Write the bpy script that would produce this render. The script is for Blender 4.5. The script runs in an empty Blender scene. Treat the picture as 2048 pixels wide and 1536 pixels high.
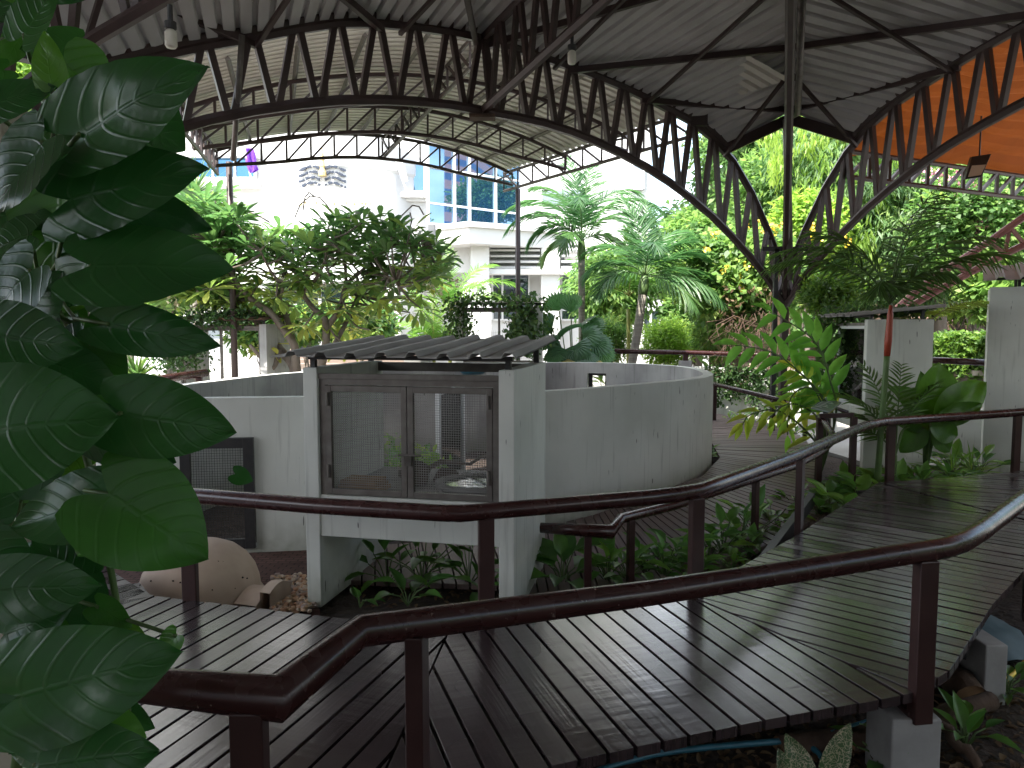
import bpy, math, random
import numpy as np
from mathutils import Vector, Matrix
R = math.radians
C = bpy.context.scene.collection
random.seed(7); RNG = np.random.default_rng(7)

# ---------------------------------------------------------------- camera model (metres; near boardwalk top is z = 0)
FPX = 1500.0; PITCH = math.atan(113/1500); CAM = Vector((0, 0, 1.6))
_c, _s = math.cos(PITCH), math.sin(PITCH)
def ray(u, v):
    x = (u-1024)/FPX; y = (768-v)/FPX
    return Vector((x, _c+y*_s, -_s+y*_c))
def at(u, v, Y):
    d = ray(u, v); return CAM + d*(Y/d.y)
def on(u, v, z):
    d = ray(u, v); return CAM + d*((z-1.6)/d.z)
def lerp(a, b, t): return a + (b-a)*t

# ---------------------------------------------------------------- materials
def mat(name, color, rough=.6, metal=0, spec=.5, noise=None, bump=None, nscale=8, detail=4, stretch=(1,1,1), coat=0):
    m = bpy.data.materials.new(name); m.use_nodes = True
    nt = m.node_tree; b = nt.nodes['Principled BSDF']
    b.inputs['Base Color'].default_value = (*color, 1); b.inputs['Roughness'].default_value = rough
    b.inputs['Metallic'].default_value = metal; b.inputs['Specular IOR Level'].default_value = spec
    b.inputs['Coat Weight'].default_value = coat
    tc = nt.nodes.new('ShaderNodeTexCoord'); mp = nt.nodes.new('ShaderNodeMapping')
    mp.inputs['Scale'].default_value = stretch
    nt.links.new(tc.outputs['Object'], mp.inputs['Vector'])
    if noise is not None:
        n = nt.nodes.new('ShaderNodeTexNoise'); n.inputs['Scale'].default_value = nscale; n.inputs['Detail'].default_value = detail
        nt.links.new(mp.outputs[0], n.inputs['Vector'])
        r = nt.nodes.new('ShaderNodeValToRGB')
        r.color_ramp.elements[0].position = .3; r.color_ramp.elements[1].position = .7
        r.color_ramp.elements[0].color = (*color, 1); r.color_ramp.elements[1].color = (*noise, 1)
        nt.links.new(n.outputs['Fac'], r.inputs['Fac']); nt.links.new(r.outputs['Color'], b.inputs['Base Color'])
    if bump:
        n2 = nt.nodes.new('ShaderNodeTexNoise'); n2.inputs['Scale'].default_value = bump[0]; n2.inputs['Detail'].default_value = 5
        nt.links.new(mp.outputs[0], n2.inputs['Vector'])
        bp = nt.nodes.new('ShaderNodeBump'); bp.inputs['Strength'].default_value = bump[1]; bp.inputs['Distance'].default_value = bump[2] if len(bump) > 2 else .01
        nt.links.new(n2.outputs['Fac'], bp.inputs['Height']); nt.links.new(bp.outputs['Normal'], b.inputs['Normal'])
    return m

def node(nt, t, **kw):
    n = nt.nodes.new(t)
    for k, v in kw.items():
        if k in n.inputs: n.inputs[k].default_value = v
        else: setattr(n, k, v)
    return n

def plaster(name, base, stain, streak=True, moss=(.16,.18,.10)):
    m = mat(name, base, .85, spec=.2, bump=(160, .35, .003)); nt = m.node_tree; b = nt.nodes['Principled BSDF']
    geo = node(nt, 'ShaderNodeNewGeometry'); L = nt.links
    n1 = node(nt, 'ShaderNodeTexNoise', Scale=1.3, Detail=6); L.new(geo.outputs['Position'], n1.inputs['Vector'])
    r1 = node(nt, 'ShaderNodeValToRGB'); r1.color_ramp.elements[0].position = .38; r1.color_ramp.elements[1].position = .68
    r1.color_ramp.elements[0].color = (*base, 1); r1.color_ramp.elements[1].color = (*stain, 1)
    L.new(n1.outputs['Fac'], r1.inputs['Fac'])
    mp = node(nt, 'ShaderNodeMapping'); mp.inputs['Scale'].default_value = (22, 22, 1.3); L.new(geo.outputs['Position'], mp.inputs['Vector'])
    n2 = node(nt, 'ShaderNodeTexNoise', Scale=1.0, Detail=3); L.new(mp.outputs[0], n2.inputs['Vector'])
    r2 = node(nt, 'ShaderNodeValToRGB'); r2.color_ramp.elements[0].position = .58; r2.color_ramp.elements[1].position = .8
    L.new(n2.outputs['Fac'], r2.inputs['Fac'])
    k2 = node(nt, 'ShaderNodeMath', operation='MULTIPLY'); k2.inputs[1].default_value = .62; L.new(r2.outputs['Color'], k2.inputs[0])
    mx = node(nt, 'ShaderNodeMixRGB'); mx.inputs['Color2'].default_value = (*[c*.5 for c in stain], 1)
    L.new(k2.outputs[0], mx.inputs['Fac']); L.new(r1.outputs['Color'], mx.inputs['Color1'])
    # small drips and scuffs
    mp3 = node(nt, 'ShaderNodeMapping'); mp3.inputs['Scale'].default_value = (34, 34, 6); L.new(geo.outputs['Position'], mp3.inputs['Vector'])
    n3 = node(nt, 'ShaderNodeTexNoise', Scale=1.0, Detail=1); L.new(mp3.outputs[0], n3.inputs['Vector'])
    r3 = node(nt, 'ShaderNodeValToRGB'); r3.color_ramp.elements[0].position = .75; r3.color_ramp.elements[1].position = .785
    L.new(n3.outputs['Fac'], r3.inputs['Fac'])
    mx2 = node(nt, 'ShaderNodeMixRGB'); mx2.inputs['Color2'].default_value = (.05, .05, .045, 1)
    k3 = node(nt, 'ShaderNodeMath', operation='MULTIPLY'); k3.inputs[1].default_value = .8 if streak else 0
    L.new(r3.outputs['Color'], k3.inputs[0]); L.new(k3.outputs[0], mx2.inputs['Fac']); L.new(mx.outputs['Color'], mx2.inputs['Color1'])
    # grime that climbs a hand's breadth from the soil
    sx = node(nt, 'ShaderNodeSeparateXYZ'); L.new(geo.outputs['Position'], sx.inputs[0])
    mr = node(nt, 'ShaderNodeMapRange'); mr.inputs['From Min'].default_value = -.0; mr.inputs['From Max'].default_value = -.40
    L.new(sx.outputs['Z'], mr.inputs['Value'])
    n4 = node(nt, 'ShaderNodeTexNoise', Scale=9.0, Detail=4); L.new(geo.outputs['Position'], n4.inputs['Vector'])
    k4 = node(nt, 'ShaderNodeMath', operation='MULTIPLY'); L.new(mr.outputs[0], k4.inputs[0]); L.new(n4.outputs['Fac'], k4.inputs[1])
    mx4 = node(nt, 'ShaderNodeMixRGB'); mx4.inputs['Color2'].default_value = (*moss, 1)
    L.new(k4.outputs[0], mx4.inputs['Fac']); L.new(mx2.outputs['Color'], mx4.inputs['Color1'])
    L.new(mx4.outputs['Color'], b.inputs['Base Color'])
    return m

def leafmat(name, cols, rough=.45, trans=.35, spec=.5, tcol=None, coat=0):
    m = bpy.data.materials.new(name); m.use_nodes = True; nt = m.node_tree; L = nt.links
    b = nt.nodes['Principled BSDF']; out = nt.nodes['Material Output']
    a = node(nt, 'ShaderNodeAttribute'); a.attribute_name = 'tint'
    r = node(nt, 'ShaderNodeValToRGB')
    els = r.color_ramp.elements
    while len(els) < len(cols): els.new(.5)
    for i, c in enumerate(cols):
        els[i].position = i/max(1, len(cols)-1); els[i].color = (*c, 1)
    L.new(a.outputs['Fac'], r.inputs['Fac'])
    n = node(nt, 'ShaderNodeTexNoise', Scale=14.0, Detail=3)
    tc = node(nt, 'ShaderNodeTexCoord'); L.new(tc.outputs['Object'], n.inputs['Vector'])
    hs = node(nt, 'ShaderNodeHueSaturation'); L.new(r.outputs['Color'], hs.inputs['Color'])
    mr = node(nt, 'ShaderNodeMapRange'); mr.inputs['To Min'].default_value = .7; mr.inputs['To Max'].default_value = 1.3
    L.new(n.outputs['Fac'], mr.inputs['Value']); L.new(mr.outputs[0], hs.inputs['Value'])
    L.new(hs.outputs['Color'], b.inputs['Base Color'])
    b.inputs['Roughness'].default_value = rough; b.inputs['Specular IOR Level'].default_value = spec
    b.inputs['Coat Weight'].default_value = coat; b.inputs['Coat Roughness'].default_value = .2
    t = node(nt, 'ShaderNodeBsdfTranslucent')
    h2 = node(nt, 'ShaderNodeHueSaturation'); h2.inputs['Hue'].default_value = .497; h2.inputs['Value'].default_value = 2.0; h2.inputs['Saturation'].default_value = 1.05
    L.new(hs.outputs['Color'], h2.inputs['Color']); L.new(h2.outputs['Color'], t.inputs['Color'])
    mx = node(nt, 'ShaderNodeMixShader'); mx.inputs['Fac'].default_value = trans
    L.new(b.outputs[0], mx.inputs[1]); L.new(t.outputs[0], mx.inputs[2]); L.new(mx.outputs[0], out.inputs['Surface'])
    return m

def glassmat(name, tint, rough=.02):
    m = mat(name, tint, rough, metal=0, spec=1.0)
    return m

def railmat():
    m = mat('maroon_rail_paint', (.040,.0125,.0115), .24, spec=.5, bump=(30,.03,.003)); nt = m.node_tree; L = nt.links; b = nt.nodes['Principled BSDF']
    geo = node(nt,'ShaderNodeNewGeometry')
    n = node(nt,'ShaderNodeTexNoise',Scale=9.0,Detail=5); L.new(geo.outputs['Position'],n.inputs['Vector'])
    r = node(nt,'ShaderNodeValToRGB'); r.color_ramp.elements[0].position=.35; r.color_ramp.elements[0].color=(.038,.0125,.012,1); r.color_ramp.elements[1].position=.72; r.color_ramp.elements[1].color=(.050,.017,.0155,1); L.new(n.outputs['Fac'],r.inputs['Fac'])
    v = node(nt,'ShaderNodeTexNoise',Scale=46.0,Detail=2); L.new(geo.outputs['Position'],v.inputs['Vector'])
    rv = node(nt,'ShaderNodeValToRGB'); rv.color_ramp.elements[0].position=.725; rv.color_ramp.elements[1].position=.74; L.new(v.outputs['Fac'],rv.inputs['Fac'])
    mx = node(nt,'ShaderNodeMixRGB'); mx.inputs['Color2'].default_value=(.20,.15,.13,1); L.new(rv.outputs['Color'],mx.inputs['Fac']); L.new(r.outputs['Color'],mx.inputs['Color1']); L.new(mx.outputs['Color'],b.inputs['Base Color'])
    mr = node(nt,'ShaderNodeMapRange'); mr.inputs['To Min'].default_value=.18; mr.inputs['To Max'].default_value=.36; L.new(n.outputs['Fac'],mr.inputs['Value']); L.new(mr.outputs[0],b.inputs['Roughness'])
    return m
M = {}
M['white'] = plaster('white_plaster', (.70,.71,.665), (.58,.59,.545))
M['grey'] = plaster('grey_render', (.48,.475,.46), (.28,.275,.27))
M['bld'] = mat('building_paint', (.64,.64,.635), .8, spec=.2, noise=(.56,.555,.54), nscale=.7)
M['bldtrim'] = mat('building_trim', (.70,.70,.69), .8, spec=.2, noise=(.62,.615,.60), nscale=1.5)
M['concrete'] = mat('concrete', (.36,.355,.35), .85, noise=(.26,.255,.25), nscale=6, bump=(60,.3,.004))
M['rail'] = railmat()
M['post'] = mat('maroon_post_paint', (.034,.012,.0110), .4, noise=(.045,.018,.016), nscale=10)
M['steel'] = mat('brown_steel_paint', (.058,.034,.031), .45, noise=(.040,.025,.023), nscale=5)
M['steel_sunlit'] = mat('sunlit_brown_paint', (.30,.13,.115), .5, noise=(.24,.10,.09), nscale=5)  # the brown truss paint again, daylight put into its colour
M['black'] = mat('black_metal', (.018,.018,.02), .5, noise=(.03,.028,.028), nscale=20)
M['galv'] = mat('grey_brown_steel', (.17,.155,.14), .45, metal=.4, noise=(.11,.095,.085), nscale=12)
M['wire'] = mat('galvanised_wire', (.32,.31,.30), .45, metal=.6)
M['wiredark'] = mat('dark_wire', (.05,.05,.05), .5, metal=.3)
M['whiteframe'] = mat('white_frame', (.72,.72,.72), .4)
M['terracotta'] = mat('terracotta', (.50,.39,.30), .85, noise=(.40,.30,.225), nscale=5, bump=(50,.2,.004))
M['soil'] = mat('soil', (.060,.040,.030), .95, noise=(.028,.019,.014), nscale=9, bump=(26,1.0,.04))
M['leaflitter'] = mat('dry_litter', (.17,.11,.075), .95, noise=(.07,.045,.03), nscale=18, bump=(18,1.0,.05))
M['blue'] = mat('blue_pipe', (.035,.16,.23), .35, noise=(.03,.12,.17), nscale=20)
M['bluefab'] = mat('faded_blue_sheet', (.11,.17,.20), .7, noise=(.08,.13,.155), nscale=8)
M['bark'] = mat('grey_bark', (.21,.175,.145), .9, noise=(.12,.095,.075), nscale=7, bump=(18,.6,.02), stretch=(1,1,.4))
M['palmbark'] = mat('palm_trunk', (.30,.27,.23), .85, noise=(.17,.15,.125), nscale=5, bump=(14,.6,.02), stretch=(.5,.5,3))
M['greenstem'] = mat('green_stem', (.10,.17,.05), .5, noise=(.07,.12,.035), nscale=8)
M['yellowstem'] = mat('yellow_stem', (.35,.33,.10), .5, noise=(.25,.26,.08), nscale=8)
M['redshaft'] = mat('red_crownshaft', (.36,.06,.03), .4, noise=(.28,.045,.025), nscale=5, stretch=(1,1,.3))
M['log'] = mat('cut_log', (.10,.062,.042), .9, noise=(.055,.034,.024), nscale=8, bump=(20,.8,.02), stretch=(1,1,.4))
M['logend'] = mat('cut_log_end', (.30,.18,.09), .8, noise=(.18,.10,.052), nscale=8)
M['rust'] = mat('rusty_sheet', (.16,.085,.05), .85, noise=(.07,.04,.028), nscale=7)
M['gold'] = mat('gold_letters', (.72,.55,.25), .35, metal=.5)
M['darkblue'] = mat('dark_blue_emblem', (.05,.06,.085), .6, spec=.2)
M['purple'] = mat('purple_cloth', (.16,.04,.42), .7)
M['whitecloth'] = mat('white_cloth', (.75,.75,.75), .7)
M['dryroot'] = mat('dry_brown_stems', (.10,.06,.038), .9, noise=(.06,.036,.024), nscale=10)
M['lampglass'] = mat('frosted_glass', (.62,.60,.52), .3)
M['cream'] = mat('cream_wall', (.36,.33,.26), .85, noise=(.26,.235,.18), nscale=3, bump=(50,.3,.004))
M['orangeflower'] = mat('orange_flower', (.80,.17,.03), .5)
M['yellowflower'] = mat('yellow_flower', (.85,.62,.06), .5)
M['pinkflower'] = mat('pink_flower', (.75,.30,.40), .5)
M['whiteflower'] = mat('cream_flower', (.80,.72,.50), .5)
M['greenfence'] = mat('green_shade_net', (.02,.10,.075), .8)
M['step'] = mat('pebble_wash_steps', (.30,.24,.20), .85, noise=(.22,.17,.145), nscale=30)
M['paving'] = mat('pale_paving', (.40,.385,.36), .85, noise=(.32,.305,.28), nscale=2)

def bricks(name, c1, c2, mortar, scale=6):
    m = mat(name, c1, .9, spec=.2, bump=(40,.4,.006)); nt = m.node_tree; b = nt.nodes['Principled BSDF']
    br = node(nt, 'ShaderNodeTexBrick', Scale=scale); br.inputs['Color1'].default_value = (*c1,1); br.inputs['Color2'].default_value = (*c2,1); br.inputs['Mortar'].default_value = (*mortar,1)
    br.inputs['Mortar Size'].default_value = .025
    tc = node(nt, 'ShaderNodeTexCoord'); nt.links.new(tc.outputs['Object'], br.inputs['Vector'])
    nz = node(nt, 'ShaderNodeTexNoise', Scale=5.0, Detail=4); nt.links.new(tc.outputs['Object'], nz.inputs['Vector'])
    mx = node(nt, 'ShaderNodeMixRGB'); mx.blend_type = 'MULTIPLY'; mx.inputs['Fac'].default_value = .7
    nt.links.new(br.outputs['Color'], mx.inputs['Color1']); nt.links.new(nz.outputs['Fac'], mx.inputs['Color2'])
    nt.links.new(mx.outputs['Color'], b.inputs['Base Color'])
    return m
M['brickpave'] = bricks('red_brick_paving', (.20,.11,.09), (.15,.085,.07), (.06,.045,.035), 5)
M['brickwall'] = bricks('orange_brick', (.50,.24,.16), (.43,.19,.13), (.5,.45,.4), 8)

def deckmat():
    m = bpy.data.materials.new('dark_stained_wood'); m.use_nodes = True; nt = m.node_tree; L = nt.links; b = nt.nodes['Principled BSDF']
    uv = node(nt, 'ShaderNodeAttribute'); uv.attribute_name = 'pl'      # along plank, across plank, plank number
    mp = node(nt, 'ShaderNodeMapping'); mp.inputs['Scale'].default_value = (2.0, 55, 7.3); L.new(uv.outputs['Vector'], mp.inputs['Vector'])
    n = node(nt, 'ShaderNodeTexNoise', Scale=1.0, Detail=6); L.new(mp.outputs[0], n.inputs['Vector'])
    mp2 = node(nt, 'ShaderNodeMapping'); mp2.inputs['Scale'].default_value = (.7, 1, 17.77); L.new(uv.outputs['Vector'], mp2.inputs['Vector'])
    n2 = node(nt, 'ShaderNodeTexNoise', Scale=1.0, Detail=2); L.new(mp2.outputs[0], n2.inputs['Vector'])
    r = node(nt, 'ShaderNodeValToRGB'); e = r.color_ramp.elements
    e[0].position = .25; e[0].color = (.0155,.0105,.0125,1); e[1].position = .8; e[1].color = (.070,.046,.048,1)
    mid = node(nt, 'ShaderNodeMixRGB'); mid.inputs['Fac'].default_value = .62; L.new(n.outputs['Fac'], mid.inputs['Color1']); L.new(n2.outputs['Fac'], mid.inputs['Color2'])
    L.new(mid.outputs['Color'], r.inputs['Fac']); L.new(r.outputs['Color'], b.inputs['Base Color'])
    # roughness: worn streaks across the planks, chatter marks of the planer
    mp3 = node(nt, 'ShaderNodeMapping'); mp3.inputs['Scale'].default_value = (26, 2.5, 3.1); L.new(uv.outputs['Vector'], mp3.inputs['Vector'])
    n3 = node(nt, 'ShaderNodeTexNoise', Scale=1.0, Detail=3); L.new(mp3.outputs[0], n3.inputs['Vector'])
    mr = node(nt, 'ShaderNodeMapRange'); mr.inputs['From Min'].default_value = .3; mr.inputs['From Max'].default_value = .7; mr.inputs['To Min'].default_value = .13; mr.inputs['To Max'].default_value = .34
    L.new(n2.outputs['Fac'], mr.inputs['Value']); L.new(mr.outputs[0], b.inputs['Roughness'])
    b.inputs['Specular IOR Level'].default_value = .7; b.inputs['Coat Weight'].default_value = .35; b.inputs['Coat Roughness'].default_value = .16
    b1 = node(nt, 'ShaderNodeBump', Strength=.42, Distance=.004); L.new(n3.outputs['Fac'], b1.inputs['Height'])
    b2 = node(nt, 'ShaderNodeBump', Strength=.6, Distance=.0025); L.new(n.outputs['Fac'], b2.inputs['Height']); L.new(b1.outputs['Normal'], b2.inputs['Normal'])
    L.new(b2.outputs['Normal'], b.inputs['Normal'])
    return m
M['deck'] = deckmat()
M['deck2'] = M['deck'].copy(); M['deck2'].name = 'weathered_brown_wood'
for n_ in M['deck2'].node_tree.nodes:
    if n_.type == 'BSDF_PRINCIPLED': n_.inputs['Coat Weight'].default_value = 0; n_.inputs['Specular IOR Level'].default_value = .4
    if n_.type == 'MAP_RANGE': n_.inputs['To Min'].default_value = .36; n_.inputs['To Max'].default_value = .58
    if n_.type == 'VALTORGB': n_.color_ramp.elements[0].color = (.09,.060,.057,1); n_.color_ramp.elements[1].color = (.23,.165,.152,1)

def sheetmat(name, c1, c2, rough=.55, metal=.0, trans=0, tcol=None):
    m = mat(name, c1, rough, metal=metal, noise=c2, nscale=1.6, detail=6)
    if trans:
        nt = m.node_tree; b = nt.nodes['Principled BSDF']; t = node(nt, 'ShaderNodeBsdfTranslucent'); t.inputs['Color'].default_value = (*tcol, 1)
        mx = node(nt, 'ShaderNodeMixShader'); mx.inputs['Fac'].default_value = trans
        nt.links.new(b.outputs[0], mx.inputs[1]); nt.links.new(t.outputs[0], mx.inputs[2]); nt.links.new(mx.outputs[0], nt.nodes['Material Output'].inputs['Surface'])
    return m
M['sheet'] = sheetmat('grey_roof_sheet', (.62,.61,.60), (.50,.49,.48), .5, .1)
M['sheetpale'] = sheetmat('pale_roof_sheet', (.70,.67,.61), (.60,.57,.51), .55)
M['cageroof'] = sheetmat('fibre_cement_roof', (.38,.37,.355), (.27,.26,.25), .85)
M['orange'] = sheetmat('orange_canvas', (.27,.060,.006), (.19,.042,.004), .95, 0, .05, (.5,.12,.01))

# leaf materials
LM = {}
LM['pothos'] = leafmat('pothos_leaf', [(.015,.062,.017),(.025,.10,.021),(.055,.17,.022),(.13,.29,.03)], .26, .32, .4, coat=.08)
LM['frangi'] = leafmat('frangipani_leaf', [(.065,.145,.05),(.10,.195,.06),(.18,.27,.065),(.38,.38,.08)], .38, .45)
LM['palm'] = leafmat('palm_leaf', [(.042,.112,.042),(.066,.155,.052),(.105,.21,.065),(.24,.25,.09)], .33, .36)
LM['palmlight'] = leafmat('golden_palm_leaf', [(.08,.19,.04),(.13,.26,.05),(.20,.32,.07),(.32,.36,.09)], .45, .45)
LM['palmdark'] = leafmat('dark_palm_leaf', [(.055,.105,.03),(.08,.15,.036),(.12,.205,.048),(.18,.24,.06)], .34, .45)
LM['tree'] = leafmat('tree_leaf', [(.062,.13,.042),(.095,.185,.052),(.14,.245,.066),(.25,.34,.085)], .5, .42)
LM['treebright'] = leafmat('bright_leaf', [(.072,.15,.045),(.115,.215,.058),(.175,.285,.072),(.28,.36,.095)], .5, .45)
LM['lime'] = leafmat('young_leaf', [(.17,.29,.055),(.25,.37,.068),(.36,.46,.09)], .5, .5)
LM['bamboo'] = leafmat('drooping_leaf', [(.072,.145,.055),(.108,.20,.068),(.16,.26,.082),(.29,.38,.105)], .5, .4)
LM['ivy'] = leafmat('creeper_leaf', [(.025,.06,.018),(.04,.09,.022),(.07,.13,.03),(.12,.17,.045)], .5, .35)
LM['bed'] = leafmat('bed_leaf', [(.055,.15,.034),(.09,.215,.042),(.17,.32,.055),(.32,.42,.08)], .36, .35)
LM['banana'] = leafmat('broad_leaf', [(.05,.13,.018),(.08,.19,.02),(.12,.25,.025)], .35, .45)
LM['ginger'] = leafmat('ginger_leaf', [(.11,.29,.05),(.16,.37,.06),(.28,.43,.065),(.50,.48,.07)], .38, .45)
LM['fan'] = leafmat('fan_leaf', [(.030,.085,.032),(.045,.115,.04),(.065,.16,.045),(.36,.27,.06)], .4, .32)
LM['hedge'] = leafmat('hedge_leaf', [(.05,.12,.02),(.09,.18,.03),(.15,.26,.04),(.24,.32,.06)], .5, .4)
LM['varieg'] = leafmat('variegated_leaf', [(.03,.07,.025),(.05,.09,.03),(.07,.10,.04)], .4, .25)
_m = LM['varieg'].node_tree; _b = _m.nodes['Principled BSDF']; _v = node(_m,'ShaderNodeTexVoronoi',Scale=75.0); _v.feature = 'DISTANCE_TO_EDGE'; _tc = node(_m,'ShaderNodeTexCoord'); _nz = node(_m,'ShaderNodeTexNoise',Scale=30.0)
_ad = node(_m,'ShaderNodeMixRGB'); _ad.inputs['Fac'].default_value = .06; _m.links.new(_tc.outputs['Object'],_ad.inputs['Color1']); _m.links.new(_tc.outputs['Object'],_nz.inputs['Vector']); _m.links.new(_nz.outputs['Color'],_ad.inputs['Color2']); _m.links.new(_ad.outputs['Color'],_v.inputs['Vector'])
_r = node(_m,'ShaderNodeValToRGB'); _r.color_ramp.elements[0].position=.03; _r.color_ramp.elements[1].position=.10; _r.color_ramp.elements[0].color=(1,1,1,1); _r.color_ramp.elements[1].color=(0,0,0,1); _m.links.new(_v.outputs['Distance'],_r.inputs['Fac'])
_x = node(_m,'ShaderNodeMixRGB'); _x.inputs['Color1'].default_value=(.035,.075,.028,1); _x.inputs['Color2'].default_value=(.42,.36,.25,1); _m.links.new(_r.outputs['Color'],_x.inputs['Fac']); _m.links.new(_x.outputs['Color'],_b.inputs['Base Color'])
LM['dry'] = leafmat('dry_leaf', [(.07,.042,.026),(.11,.068,.038),(.18,.12,.065)], .8, .3)

def veins(m, k=7, slope=.32, light=(.06,.14,.035), amt=.09):
    nt = m.node_tree; L = nt.links; b = nt.nodes['Principled BSDF']
    a = node(nt,'ShaderNodeAttribute'); a.attribute_name = 'pl'; sx = node(nt,'ShaderNodeSeparateXYZ'); L.new(a.outputs['Vector'],sx.inputs[0])
    ab = node(nt,'ShaderNodeMath',operation='ABSOLUTE'); L.new(sx.outputs['Y'],ab.inputs[0])
    ml = node(nt,'ShaderNodeMath',operation='MULTIPLY_ADD'); L.new(ab.outputs[0],ml.inputs[0]); ml.inputs[1].default_value = -slope; L.new(sx.outputs['X'],ml.inputs[2])
    fq = node(nt,'ShaderNodeMath',operation='MULTIPLY'); L.new(ml.outputs[0],fq.inputs[0]); fq.inputs[1].default_value = 2*math.pi*k
    sn = node(nt,'ShaderNodeMath',operation='SINE'); L.new(fq.outputs[0],sn.inputs[0])
    r = node(nt,'ShaderNodeMapRange'); r.inputs['From Min'].default_value = .72; r.inputs['From Max'].default_value = 1.0; L.new(sn.outputs[0],r.inputs['Value'])
    mid = node(nt,'ShaderNodeMapRange'); mid.inputs['From Min'].default_value = .055; mid.inputs['From Max'].default_value = .015; L.new(ab.outputs[0],mid.inputs['Value'])
    mx = node(nt,'ShaderNodeMath',operation='MAXIMUM'); L.new(r.outputs[0],mx.inputs[0]); L.new(mid.outputs[0],mx.inputs[1])
    f = node(nt,'ShaderNodeMath',operation='MULTIPLY'); L.new(mx.outputs[0],f.inputs[0]); f.inputs[1].default_value = amt
    src = b.inputs['Base Color'].links[0].from_socket; c = node(nt,'ShaderNodeMixRGB'); c.inputs['Color2'].default_value = (*light,1); L.new(f.outputs[0],c.inputs['Fac']); L.new(src,c.inputs['Color1']); L.new(c.outputs['Color'],b.inputs['Base Color'])
    bp = node(nt,'ShaderNodeBump',Strength=.22,Distance=.004); bp.invert = True; L.new(mx.outputs[0],bp.inputs['Height']); L.new(bp.outputs['Normal'],b.inputs['Normal'])
veins(LM['pothos']); veins(LM['banana'], 10, .25, (.16,.30,.06))
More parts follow.
